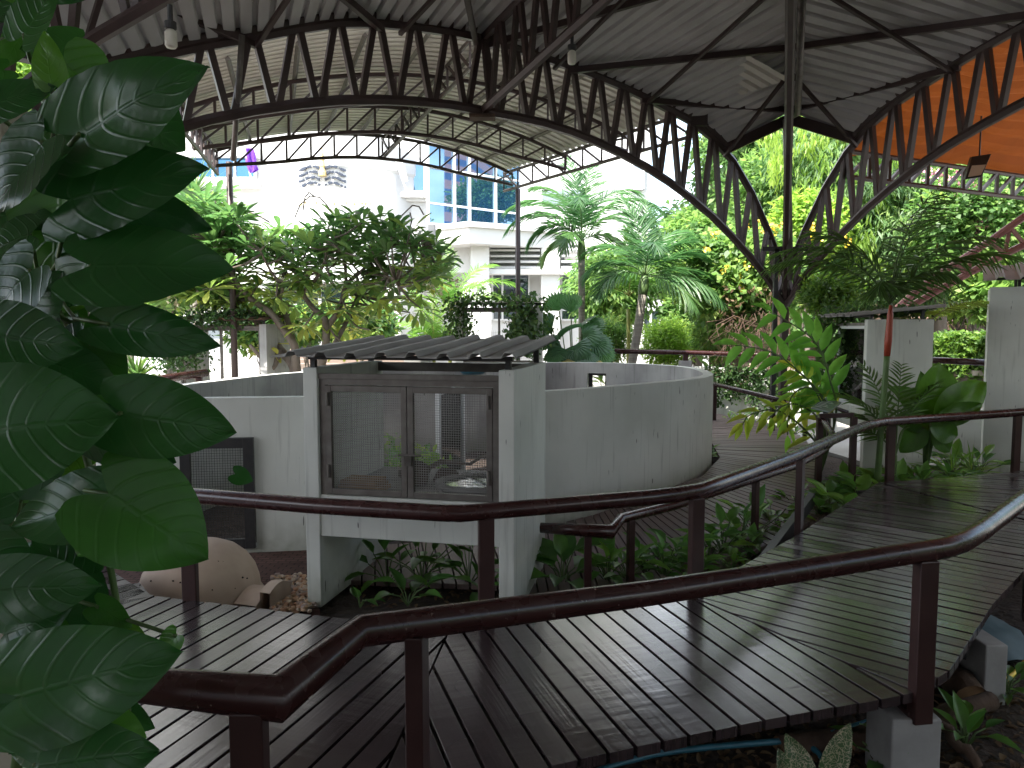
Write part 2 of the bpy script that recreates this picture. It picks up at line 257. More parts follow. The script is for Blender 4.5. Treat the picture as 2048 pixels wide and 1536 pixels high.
# ---------------------------------------------------------------- mesh builder
class MB:
    def __init__(s): s.v = []; s.f = []; s.mi = []; s.t = []; s.nt = False; s.pl = None
    def add(s, vs, fs, m=0, tint=None):
        o = len(s.v); s.v.extend([tuple(p) for p in vs]); s.f.extend([tuple(i+o for i in f) for f in fs]); s.mi.extend([m]*len(fs))
        s.t.extend([0 if tint is None else tint]*len(vs))
        if tint is not None: s.nt = True
        return s
    def hexa(s, b, t, m=0):            # four bottom and four top points
        return s.add(list(b)+list(t), [(3,2,1,0),(4,5,6,7),(0,1,5,4),(1,2,6,5),(2,3,7,6),(3,0,4,7)], m)
    def box(s, lo, hi, m=0, f=None):
        x0,y0,z0 = lo; x1,y1,z1 = hi
        P = [Vector(p) for p in ((x0,y0,z0),(x1,y0,z0),(x1,y1,z0),(x0,y1,z0),(x0,y0,z1),(x1,y0,z1),(x1,y1,z1),(x0,y1,z1))]
        if f: P = [f(p) for p in P]
        return s.hexa(P[:4], P[4:], m)
    def beam(s, a, b, w, h=None, up=Vector((0,0,1)), m=0):
        a = Vector(a); b = Vector(b); h = h or w; d = (b-a)
        if d.length < 1e-6: return s
        d.normalize(); x = d.cross(up)
        if x.length < 1e-3: x = d.cross(Vector((1,0,0)))
        x.normalize(); y = x.cross(d)
        x = x*w/2; y = y*h/2
        return s.hexa([a-x-y, a+x-y, a+x+y, a-x+y], [b-x-y, b+x-y, b+x+y, b-x+y], m)
    def tube(s, pts, r, n=8, m=0, cap=True, tint=None):
        pts = [Vector(p) for p in pts]; k = len(pts); rr = r if hasattr(r, '__len__') else [r]*k
        vs = []; fs = []; ref = None
        for i, p in enumerate(pts):
            d = (pts[min(i+1,k-1)]-pts[max(i-1,0)]).normalized()
            if ref is None:
                ref = d.cross(Vector((0,0,1)))
                if ref.length < .1: ref = d.cross(Vector((1,0,0)))
                ref.normalize()
            x = (ref - d*ref.dot(d)).normalized(); ref = x; y = d.cross(x)
            # widen at mitres
            sc = 1.0
            if 0 < i < k-1:
                c = (pts[i+1]-p).normalized().dot((p-pts[i-1]).normalized()); sc = 1/max(.7, math.sqrt((1+max(-.5,c))/2))
            for j in range(n):
                a = 2*math.pi*j/n; vs.append(p+(x*math.cos(a)+y*math.sin(a))*rr[i]*sc)
        for i in range(k-1):
            for j in range(n):
                j2 = (j+1)%n; fs.append((i*n+j, i*n+j2, (i+1)*n+j2, (i+1)*n+j))
        if cap: fs.append(tuple(range(n))[::-1]); fs.append(tuple(range((k-1)*n, k*n)))
        return s.add(vs, fs, m, tint)
    def lathe(s, c, prof, n=24, m=0):
        c = Vector(c); vs = []; fs = []; k = len(prof)
        for r, z in prof:
            for j in range(n):
                a = 2*math.pi*j/n; vs.append(c+Vector((r*math.cos(a), r*math.sin(a), z)))
        for i in range(k-1):
            for j in range(n):
                j2 = (j+1)%n; fs.append((i*n+j, i*n+j2, (i+1)*n+j2, (i+1)*n+j))
        return s.add(vs, fs, m)
    def grid(s, rows, m=0, tint=None):
        k = len(rows[0]); vs = [p for r in rows for p in r]
        fs = [(i*k+j, i*k+j+1, (i+1)*k+j+1, (i+1)*k+j) for i in range(len(rows)-1) for j in range(k-1)]
        return s.add(vs, fs, m, tint)
    def slab(s, poly, z0, z1, m=0):
        n = len(poly); f0 = z0 if callable(z0) else (lambda x,y: z0); f1 = z1 if callable(z1) else (lambda x,y: z1)
        vs = [(p[0],p[1],f0(p[0],p[1])) for p in poly]+[(p[0],p[1],f1(p[0],p[1])) for p in poly]
        fs = [tuple(range(n))[::-1], tuple(range(n,2*n))]+[(i,(i+1)%n,n+(i+1)%n,n+i) for i in range(n)]
        return s.add(vs, fs, m)
    def build(s, name, mats, parent=None, origin=None, smooth=False, bevel=0):
        if not isinstance(mats, (list, tuple)): mats = [mats]
        o = Vector(parent['_o']) if parent is not None else (Vector(origin) if origin is not None else Vector((0,0,0)))
        me = bpy.data.meshes.new(name); me.from_pydata([(p[0]-o[0], p[1]-o[1], p[2]-o[2]) for p in s.v], [], s.f)
        for mm in mats: me.materials.append(mm)
        me.polygons.foreach_set('material_index', s.mi)
        if smooth: me.polygons.foreach_set('use_smooth', [True]*len(s.f))
        if s.nt:
            a = me.attributes.new('tint', 'FLOAT', 'POINT'); a.data.foreach_set('value', s.t)
        if s.pl is not None:
            a = me.attributes.new('pl', 'FLOAT_VECTOR', 'POINT'); a.data.foreach_set('vector', [c for q in s.pl for c in q])
        me.update()
        return link(name, me, parent, o, bevel, smooth)
def link(name, me, parent, o, bevel=0, smooth=False):
    ob = bpy.data.objects.new(name, me); C.objects.link(ob); ob['_o'] = tuple(o)
    if parent is not None: ob.parent = parent
    else: ob.location = o
    if bevel:
        b = ob.modifiers.new('bevel', 'BEVEL'); b.width = bevel; b.segments = 2; b.limit_method = 'ANGLE'; b.angle_limit = R(40)
    if smooth:
        pass
    return ob
def tag(o, label=None, cat=None, group=None, kind=None):
    if label: o['label'] = label
    if cat: o['category'] = cat
    if group: o['group'] = group
    if kind: o['kind'] = kind
    return o
def thing(name, label, cat, loc, group=None):
    o = bpy.data.objects.new(name, None); C.objects.link(o); o.location = loc; o['_o'] = tuple(loc); o.empty_display_size = .1
    return tag(o, label, cat, group)

# ---------------------------------------------------------------- foliage batches (numpy)
def leaf_template(nl=4, shape='ovate', fold=.15, droop=.15):
    ts = np.linspace(0, 1, nl+1)
    if shape == 'ovate': w = np.sin(np.pi*ts**.75)**.9
    elif shape == 'blade': w = np.sin(np.pi*np.clip(ts*.96+.04,0,1)**.6)**.7
    elif shape == 'paddle': w = np.where(ts < .68, .10+.90*(ts/.68)**1.3, np.sqrt(np.clip(1-((ts-.68)/.345)**2,0,1)))
    elif shape == 'lance': w = np.sin(np.pi*(ts*.98+.02)**.6)
    else: w = 1-ts
    w = np.clip(w, .03, 1)*.5; w[-1] = .01 if shape != 'paddle' else .18
    V = []
    for t, ww in zip(ts, w):
        z = -droop*t*t
        V += [(t, -ww, z, fold*ww*2), (t, 0, z, 0), (t, ww, z, fold*ww*2)]
    Fs = []
    for i in range(nl):
        a = i*3; Fs += [(a,a+1,a+4,a+3),(a+1,a+2,a+5,a+4)]
    return np.array(V), np.array(Fs)
TPL = {k: leaf_template(n, k, fo, dr) for k, n, fo, dr in (('ovate',4,.3,.22),('blade',3,.5,.12),('paddle',6,.25,.14),('lance',3,.3,.25))}
TPL['quad'] = (np.array([(0,0,0,0),(.45,-.5,0,.16),(1,0,-.12,0),(.45,.5,0,.16)]), np.array([(0,1,2,3)]))
class Fol:
    def __init__(s): s.V = []; s.F = []; s.T = []; s.MI = []; s.n = 0
    def add(s, pos, d, nrm, length, width, tint, tpl='ovate', mi=0):
        pos = np.asarray(pos, float).reshape(-1,3); N = len(pos)
        if N == 0: return s
        d = np.broadcast_to(np.asarray(d, float), (N,3)); nrm = np.broadcast_to(np.asarray(nrm, float), (N,3))
        d = d/np.maximum(1e-6, np.linalg.norm(d, axis=1, keepdims=True))
        nrm = nrm-d*np.sum(nrm*d, axis=1, keepdims=True); ln = np.linalg.norm(nrm, axis=1, keepdims=True)
        nrm = np.where(ln < 1e-4, np.array([[.3,.2,1]]), nrm/np.maximum(ln,1e-6))
        y = np.cross(nrm, d)
        L = np.broadcast_to(np.asarray(length, float), (N,)); W = np.broadcast_to(np.asarray(width, float), (N,)); T = np.broadcast_to(np.asarray(tint, float), (N,))
        tv, tf = TPL[tpl]; k = len(tv)
        P = pos[:,None,:]+d[:,None,:]*(tv[None,:,0]*L[:,None])[...,None]+y[:,None,:]*(tv[None,:,1]*W[:,None])[...,None]+nrm[:,None,:]*(tv[None,:,2]*L[:,None]+tv[None,:,3]*W[:,None])[...,None]
        s.V.append(P.reshape(-1,3)); s.F.append((tf[None]+(np.arange(N)*k)[:,None,None]+s.n).reshape(-1,4))
        s.T.append(np.repeat(T, k)); s.MI.append(np.full(N*len(tf), mi)); s.n += N*k
        return s
    def build(s, name, mats, parent=None, origin=None):
        if not isinstance(mats, (list, tuple)): mats = [mats]
        o = np.array(parent['_o']) if parent is not None else np.array(origin if origin is not None else (0,0,0))
        V = np.concatenate(s.V)-o; F_ = np.concatenate(s.F).astype(np.int32); T = np.concatenate(s.T); MI = np.concatenate(s.MI).astype(np.int32)
        me = bpy.data.meshes.new(name); me.vertices.add(len(V)); me.vertices.foreach_set('co', V.astype(np.float32).ravel())
        nf = len(F_); me.loops.add(nf*4); me.loops.foreach_set('vertex_index', F_.ravel())
        me.polygons.add(nf); me.polygons.foreach_set('loop_start', np.arange(nf, dtype=np.int32)*4)
        for mm in mats: me.materials.append(mm)
        me.polygons.foreach_set('material_index', MI); me.polygons.foreach_set('use_smooth', np.ones(nf, bool))
        a = me.attributes.new('tint', 'FLOAT', 'POINT'); a.data.foreach_set('value', T.astype(np.float32))
        me.update(calc_edges=True); me.validate()
        return link(name, me, parent, Vector(o))
def rnd(a, b, n): return RNG.uniform(a, b, n)
def rdir(n, up=0.0):
    d = RNG.normal(size=(n,3)); d[:,2] += up
    return d/np.linalg.norm(d, axis=1, keepdims=True)

def clumps(f, c, rad, nclump, nleaf, crad, length, width, tint=(.0,1.), tpl='ovate', up=.3, droop=0, mi=0, shell=.55):
    """leaf clumps spread through an ellipsoid"""
    c = np.array(c); rad = np.array(rad)
    cc = rdir(nclump)*(RNG.uniform(shell**3, 1, (nclump,1))**(1/3))
    cc = cc*rad+c
    ct = rnd(tint[0], tint[1], nclump)
    n = nclump*nleaf
    base = np.repeat(cc, nleaf, 0); off = rdir(n)*(RNG.uniform(0,1,(n,1))**.5)*crad
    off[:,2] *= .7
    pos = base+off
    d = off/np.maximum(1e-5, np.linalg.norm(off,axis=1,keepdims=True))*.8+rdir(n)*.7; d[:,2] -= droop
    nr = rdir(n)*.6; nr[:,2] += .9; nr += (pos-c)/rad*up
    L = length*rnd(.65,1.25,n); t = np.clip(np.repeat(ct,nleaf)+RNG.normal(0,.12,n),0,1)
    f.add(pos, d, nr, L, L*width/length, t, tpl, mi)
    return cc
# ================================================================ SETTING: ground and walks
V2 = lambda p: Vector((p[0], p[1]))
def zring(x, y): return -.33 + .33*min(1, max(0, (y-6.2)/4.0))
mb = MB(); N = 60
def gz(x, y):
    z = -.42 + .035*math.sin(x*2.3+1)*math.cos(y*1.9) + .02*math.sin(x*7.1)*math.sin(y*6.3)
    return z
xs = [-60,-120,-60,-30]+[-16+i*.4 for i in range(81)]+[30]; ys = [-12,-8]+[-4+i*.4 for i in range(66)]+[30]
mb.grid([[(x, y, gz(x,y)) for x in xs] for y in ys])
tag(mb.build('ground', M['soil']), kind='structure')
mb = MB(); mb.slab([(-600,-600),(600,-600),(600,900),(-600,900)], -.9, -.62); tag(mb.build('pale_ground', M['paving']), kind='structure')
mb = MB(); mb.slab([(-30,9.6),(-4.6,9.6),(-3.6,11.2),(-1.6,13.2),(1.2,15.4),(4.6,14.6),(5.2,10.5),(30,10.5),(30,17),(2.6,17),(.8,17.1),(-30,17.1)], -.6, -.365); tag(mb.build('garden_paving', M['paving']), kind='structure')
mb = MB(); mb.slab([(-40,17.2),(-2.2,17.2),(.8,18.6),(2.6,20.6),(40,24),(40,60),(-40,60)], -.5, -.345)
tag(mb.build('plaza_paving', M['paving']), kind='structure')
mb = MB(); mb.slab([on(300,1190,-.36)[:2], on(640,1222,-.36)[:2], (-1.42,5.2), (-1.2,6.4), (-2.2,6.55), (-3.2,6.5), (-3.9,6.3)], -.5, -.352)
tag(mb.build('brick_paving', M['brickpave']), kind='structure')

def clip(poly, n, c):                      # keep n.p <= c
    out = []
    for i in range(len(poly)):
        a = poly[i]; b = poly[(i+1)%len(poly)]; da = n.dot(a)-c; db = n.dot(b)-c
        if da <= 0: out.append(a)
        if (da < 0 < db) or (db < 0 < da): out.append(a+(b-a)*(da/(da-db)))
    return out
PLANK = [0]
def add_plank(mb, poly, d, zf, th, jit=.004):
    PLANK[0] += 1
    dz = random.uniform(-jit, jit)*.5; n = len(poly)
    if mb.pl is None: mb.pl = []
    tx, ty = random.uniform(-.004,.004), random.uniform(-.004,.004); c0 = sum((p for p in poly), Vector((0,0)))/n
    top = [(p.x, p.y, zf(p.x,p.y)+dz+(p.x-c0.x)*tx*.5+(p.y-c0.y)*ty*.5) for p in poly]
    mb.add([(x,y,z-th) for x,y,z in top]+top, [tuple(range(n))[::-1], tuple(range(n,2*n))]+[(i,(i+1)%n,n+(i+1)%n,n+i) for i in range(n)])
    e = Vector((-d.y, d.x))
    for q in range(2):
        for p in poly: mb.pl.append((p.dot(d), p.dot(e), PLANK[0]*1.0))
def strip_planks(mb, poly, d, pitch, gap, zf, th=.045):
    poly = [V2(p) for p in poly]; d = V2(d).normalized(); n = Vector((-d.y, d.x))
    lo = min(n.dot(p) for p in poly); hi = max(n.dot(p) for p in poly); k = 0
    a = lo+random.uniform(-.03,0)
    while a < hi:
        q = clip(clip(poly, n, a+pitch-gap), -n, -a)
        if len(q) >= 3:
            area = abs(sum(q[i].x*q[(i+1)%len(q)].y-q[(i+1)%len(q)].x*q[i].y for i in range(len(q))))/2
            if area > .002:
                # shear ends off a few millimetres so the edge is not ruler-cut
                add_plank(mb, q, d, zf, th)
        a += pitch
Z0 = lambda x, y: 0.0
mt1f = on(905,1240,0); mt1n = Vector((-.49,2.36,0)); mt2f = Vector((1.09,4.32,0)); mt2n = on(1830,1385,0)
mb = MB()
A = [mt1f, mt1n, (-.64,1.90), (-2.6,2.25), (-2.35,4.62), on(300,1190,0), on(480,1212,0), on(690,1237,0)]
strip_planks(mb, A, (.27,.79), .118, .0165, Z0)
strip_planks(mb, [on(300,1190,0), (-2.36,4.60), (-2.61,2.25), (-5.6,4.6), (-5.4,7.0), on(190,1120,0)], (.62,.78), .118, .0165, Z0)
strip_planks(mb, [mt1f+Vector((.012,0,0)), mt1n+Vector((.012,0,0)), on(1080,1536,0), on(1480,1450,0), mt2n, mt2f, on(1150,1222,0)], (.33,-1), .118, .0165, Z0)
Cc = [mt2f+Vector((.01,.01,0)), mt2n+Vector((.01,.012,0)), on(1900,1340,0), on(1985,1210,0), on(2048,1140,0), (4.25,6.0), on(2048,1040,0), on(1755,966,0), on(1640,1040,0), on(1590,1072,0), on(1469,1140,0)]
strip_planks(mb, Cc, (.75,-.66), .112, .0155, Z0)
strip_planks(mb, [on(1757,964,0), on(2050,1038,0), (4.27,6.02), (7.5,6.0), (7.5,7.85), on(2048,941,0), on(1830,960,0)], (.93,-.36), .112, .0155, Z0)
tag(mb.build('boardwalk', M['deck'], bevel=.004), kind='structure')
# bearers under the boardwalk
mb = MB()
for a, b in ((on(1080,1536,0), on(1480,1450,0)), (on(1480,1450,0), on(1820,1385,0)), (on(1900,1340,0), on(1985,1210,0)), (on(1985,1210,0), on(2048,1140,0))):
    o = Vector((-.10,.16,0)); mb.beam(Vector((a.x,a.y,-.085))+o, Vector((b.x,b.y,-.085))+o, .06, .075)
for a, b in (((-2.2,2.6),(-.5,2.6)),((-2.2,4.2),(-.4,4.0)),((-.4,3.9),(1.1,4.2)),((1.3,4.4),(3.0,7.4)),((2.4,3.9),(3.9,6.0)),((3.5,7.5),(7,7.5))):
    mb.beam((a[0],a[1],-.11), (b[0],b[1],-.11), .06, .12)
tag(mb.build('boardwalk_bearers', M['black']), kind='structure')

mb = MB()
pairs = [((-1.5,6.40),(-1.35,5.62)),((-.3,6.66),(-.1,5.50)),((.33,6.93),(.35,5.18)),((.8,7.28),(.85,5.35)),((1.48,7.9),(2.0,6.25)),((2.25,8.7),(3.1,7.3)),((2.66,9.5),(3.7,8.9)),((2.8,10.5),(4.25,10.8)),((2.75,11.8),(4.3,12.5)),((2.0,13.1),(3.7,14.3)),((.8,13.6),(1.6,15.3))]
for (i0,o0),(i1,o1) in zip(pairs, pairs[1:]):
    i0,o0,i1,o1 = map(V2,(i0,o0,i1,o1)); n = max(1, round(((i1-i0).length+(o1-o0).length)/2/.105))
    for k in range(n):
        a, b = k/n, (k+.865)/n
        q = [lerp(i0,i1,a), lerp(o0,o1,a), lerp(o0,o1,b), lerp(i0,i1,b)]
        add_plank(mb, q, (q[1]-q[0]).normalized(), zring, .04)
strip_planks(mb, [(-9,7.2),(-4.1,6.6),(-4.0,8.5),(-3.6,10.5),(-9,11.5)], (.2,1), .115, .014, lambda x,y:-.25)
tag(mb.build('lower_boardwalk', M['deck2'], bevel=.003), kind='structure')

# ================================================================ railings
def railing(name, label, pts, posts, r=.047, pw=(.085,.05), group=None, pm='post'):
    t = thing(name, label, 'railing', (pts[0][0], pts[0][1], pts[0][2]), group)
    m_ = MB(); m_.tube(pts, r, 14); m_.build('handrail', M['rail'], t, smooth=True)
    for a, zb, dr in posts:
        p = MB(); d = Vector((dr[0],dr[1],0)).normalized()
        e = Vector((-d.y,d.x,0)); a = Vector(a)
        c = [a+d*pw[0]/2*sx+e*pw[1]/2*sy for sx,sy in ((-1,-1),(1,-1),(1,1),(-1,1))]
        p.hexa([(q.x,q.y,zb) for q in c], [(q.x,q.y,a.z-r*.6) for q in c]); p.build('post', M[pm], t, bevel=.005)
    return t
def rz(u, v, z=.62): return on(u, v, z)
near = [(-3.4,2.55,.62), rz(270,1368), rz(556,1397), rz(722,1262), rz(1300,1186), rz(1800,1110), rz(1885,1097), rz(1925,1084), rz(1962,1062), rz(2010,1026), rz(2075,978), (3.6,5.0,.62)]
near_t = railing('handrail_fence', 'maroon pipe handrail closest to the viewer, with a sharp elbow at lower left', near,
    [(rz(497,1397), -.35, (1,0)), (rz(833,1250), -.35, (.15,1)), (rz(1853,1107), -.14, (1,.15)), ((-2.2,2.3,.62), -.3, (1,0)), ((3.35,4.75,.62), -.3, (.6,1))], pw=(.088,.06))
p = MB(); q = rz(1853,1107)                                                # steel shoe bolted on the concrete stub
p.box((q.x-.05,q.y-.0,-.20),(q.x+.05,q.y+.16,-.10)); p.build('base_bracket', M['post'], near_t, bevel=.006)
mid = [rz(60,905), rz(150,940), rz(350,988), rz(640,1012), rz(880,1026), rz(920,1027), rz(985,1022), rz(1300,995), rz(1352,989), rz(1398,981), rz(1440,966), rz(1590,912), rz(1700,864), rz(1730,852), rz(1765,844), rz(2048,824), (7.2,8.1,.62)]
def mp(u, v): return rz(u, v)
mid_t = railing('handrail_fence', 'maroon handrail along the far boardwalk edge, passing in front of the mesh cage', mid,
    [(mp(375,991), -.3, (1,0)), (mp(972,1023), -.35, (1,.2)), (mp(1394,987), -.3, (1,.4)), (mp(1602,904), -.3, (.6,.8)), (mp(1783,841), -.3, (1,.1)), (mp(2036,825), -.3, (1,.1)), (mp(200,952), -.3, (1,0))], r=.045)
rp = [(.20,5.17,.20), (.68,5.06,.20), at(1242,1037,5.45), at(1348,1011,5.75), at(1592,930,6.85), at(1640,905,7.2), at(1662,885,7.6), at(1664,866,7.95), at(1650,846,8.3), at(1637,834,8.5)]
railing('handrail_fence', 'lower maroon handrail beside the curved pen, with a kinked end near the mesh cage', rp,
    [(at(1176,1066,5.07), -.4, (1,0)), (at(1262,1034,5.5), -.4, (1,.3)), (at(1512,957,6.5), -.4, (1,.6))], r=.036, pw=(.05,.05))
fp = [(2.9,15.2,.55), at(1428,768,12.9), at(1552,798,11.6), at(1607,798,11.4), at(1650,806,10.9), at(1700,826,9.9)]
railing('handrail_fence', 'maroon handrail between the curved pen and the creeper-hung wall', fp,
    [(at(1430,768,12.9), -.1, (1,0)), (at(1547,798,11.6), -.1, (1,0)), (at(1612,799,11.4), -.1, (1,0))], r=.036, pw=(.06,.05))
# short gate-like end frame beside the sign
t = thing('end_post_frame', 'dark square end frame of the handrail under the slanted sign', 'railing', at(1672,930,8.3))
m_ = MB(); a, b = at(1640,832,8.4), at(1708,830,8.2); m_.beam(a, b, .05, .05); m_.build('top_bar', M['post'], t)
for q in (a, b):
    m_ = MB(); m_.beam((q.x,q.y,-.3), (q.x,q.y,q.z-.02), .06, .06); m_.build('post', M['post'], t)
railing('handrail_fence', 'straight dark handrail on a low wall in front of the palms', [at(1195,702,15.0), at(1370,705,15.2), at(1560,711,15.0), at(1668,716,14.2)],
    [(at(1371,705,15.2), .75, (1,0)), (at(1560,711,15.0), .6, (1,0))], r=.05, pw=(.1,.06))
railing('handrail_fence', 'dark handrail in front of the trimmed hedge at right', [at(1836,719,11.4), at(1990,726,11.0)], [(at(1845,720,11.4),.4,(1,0)),(at(1978,725,11.0),.4,(1,0))], r=.05)
railing('handrail_fence', 'maroon handrail behind the hanging leaves at left', [at(120,826,9.6), at(260,822,10.2)], [(at(215,826,9.8), -.3, (1,0)),(at(140,828,9.7), -.3, (1,0))], r=.04)
railing('handrail_fence', 'dark sloping handrail on the left rim of the curved pen', [at(228,782,9.0), at(330,757,9.9), at(412,746,10.6)], [(at(398,749,10.5), .75, (1,0)), (at(262,775,9.3), .6, (1,0))], r=.055)
# concrete footing stub and back pier at right
q = rz(1853,1107)
mb = MB(); mb.box((q.x-.13,q.y-.02,-.60),(q.x+.09,q.y+.22,-.12)); tag(mb.build('footing_stub', M['concrete'], origin=(q.x,q.y,-.6), bevel=.008), 'square concrete stub carrying the handrail post at lower right', 'footing')
mb = MB(); a = on(1965,1280,-.05); mb.box((a.x+.02,a.y-.0,-.62),(a.x+.14,a.y+.45,-.08)); tag(mb.build('footing_pier', M['concrete'], origin=(a.x,a.y,-.6), bevel=.008), 'grey concrete pier under the boardwalk edge at far right', 'footing')

# ================================================================ wire panels, animal pen
def wires(m_, o, ex, ez, w, h, pitch, r=.0013, en=Vector((0,1,0))):
    nx = int(w/pitch); nz = int(h/pitch)
    for i in range(1, nx+1):
        a = o+ex*(i*w/(nx+1)); m_.beam(a, a+ez*h, r*2, r*2)
    for i in range(1, nz+1):
        a = o+ez*(i*h/(nz+1))+en*r*1.5; m_.beam(a, a+ex*w, r*2, r*2)
def frame(m_, o, ex, ez, ey, w, h, bw, d):
    P = lambda x,y,z: o+ex*x+ey*y+ez*z
    for x0,x1,z0,z1 in ((0,bw,0,h),(w-bw,w,0,h),(bw,w-bw,0,bw),(bw,w-bw,h-bw,h)):
        m_.hexa([P(x0,0,z0),P(x1,0,z0),P(x1,d,z0),P(x0,d,z0)],[P(x0,0,z1),P(x1,0,z1),P(x1,d,z1),P(x0,d,z1)])
UP = Vector((0,0,1))
ctl = [(-3.75,6.75),(-3.55,7.9),(-3.0,10.0),(-1.6,11.5),(0,12.6),(1.1,13.0),(2.15,12.5),(2.72,11.4),(2.62,9.75),(2.15,8.75),(1.40,7.95),(.33,7.05),(-.8,6.62),(-1.9,6.45),(-2.9,6.32),(-3.5,6.35)]
def catmull(P, n, closed=True):
    out = []; k = len(P)
    for i in range(k if closed else k-1):
        p0,p1,p2,p3 = [Vector(P[j%k] if closed else P[min(max(j,0),k-1)]) for j in (i-1,i,i+1,i+2)]
        for j in range(n):
            t = j/n; out.append(.5*((2*p1)+(p2-p0)*t+(2*p0-5*p1+4*p2-p3)*t*t+(3*p1-p0-3*p2+p3)*t**3))
    if not closed: out.append(Vector(P[-1]))
    return out
loop = catmull(ctl, 10)
pen = thing('animal_pen', 'low white curved concrete pen behind the mesh cage', 'animal pen', (-.5,9.5,-.42))
mb = MB(); n = len(loop); TH = .13; RIM = 1.0
def inw(i):
    d = (loop[(i+1)%n]-loop[i-1]).normalized(); return Vector((d.y,-d.x))     # loop runs clockwise seen from above: inward is right-hand
def pw_(i, off, z): p = loop[i%n]+inw(i%n)*off; return Vector((p.x,p.y,z))
ia = [i for i in range(n) if -1.22 < loop[i].x < .12 and loop[i].y < 7]
idoor = [i for i in range(n) if (350-1024)/1500 < loop[i].x/loop[i].y < (522-1024)/1500 and loop[i].y < 7.2]
iwin = [i for i in range(n) if (1165-1024)/1500 < loop[i].x/loop[i].y < (1224-1024)/1500 and loop[i].y > 11]
def seg(i, z0, z1):
    a, b = i, i+1
    mb.add([pw_(a,0,z0),pw_(b,0,z0),pw_(b,TH,z0),pw_(a,TH,z0),pw_(a,0,z1),pw_(b,0,z1),pw_(b,TH,z1),pw_(a,TH,z1)],
        [(0,1,5,4),(2,3,7,6),(4,5,6,7),(3,2,1,0),(1,2,6,5),(3,0,4,7)], 0)
    mb.mi[-5] = 1
for i in range(n):
    if i in ia[:-1]: continue
    if i in idoor[:-1]: seg(i, .66, RIM); seg(i, -.6, -.30); continue
    if i in iwin[:-1]: seg(i, .82, RIM); seg(i, -.6, .42); continue
    seg(i, -.6, RIM)
mb.build('wall', [M['white'], M['grey']], pen)
def panel_on(i0, i1, z0, z1, nm, bw, off, mt, pitch, wm='wiredark'):
    a, b = pw_(i0,off,z0), pw_(i1,off,z0); ex = (b-a); w = ex.length; ex.normalize(); ey = Vector((-ex.y,ex.x,0))
    if ey.dot(Vector((a.x,a.y,0))) < 0: pass
    m_ = MB(); frame(m_, a, ex, UP, ey, w, z1-z0, bw, .04); d = m_.build(nm, mt, pen, bevel=.003)
    m_ = MB(); wires(m_, a+ex*bw+UP*bw+ey*.02, ex, UP, w-2*bw, z1-z0-2*bw, pitch, .0014, ey)
    wm_ = bpy.data.meshes.new('wire_mesh'); o = m_.build('wire_mesh', M[wm], pen); o.parent = d
    return d, a, ex, ey, w
d, a, ex, ey, w = panel_on(idoor[0], idoor[-1], -.30, .66, 'wire_door', .085, -.02, M['black'], .022)
m_ = MB(); p = a+ex*.05+UP*.38-ey*.03; m_.box((p.x-.03,p.y-.03,p.z-.03),(p.x+.03,p.y+.01,p.z+.02)); m_.tube([p+Vector((-.018,-.01,.02)),p+Vector((-.018,-.01,.05)),p+Vector((.018,-.01,.05)),p+Vector((.018,-.01,.02))],.006,6)
o = m_.build('padlock', M['galv'], pen); o.parent = d
panel_on(iwin[0], iwin[-1], .40, .84, 'window_frame', .07, -.02, M['black'], .03)

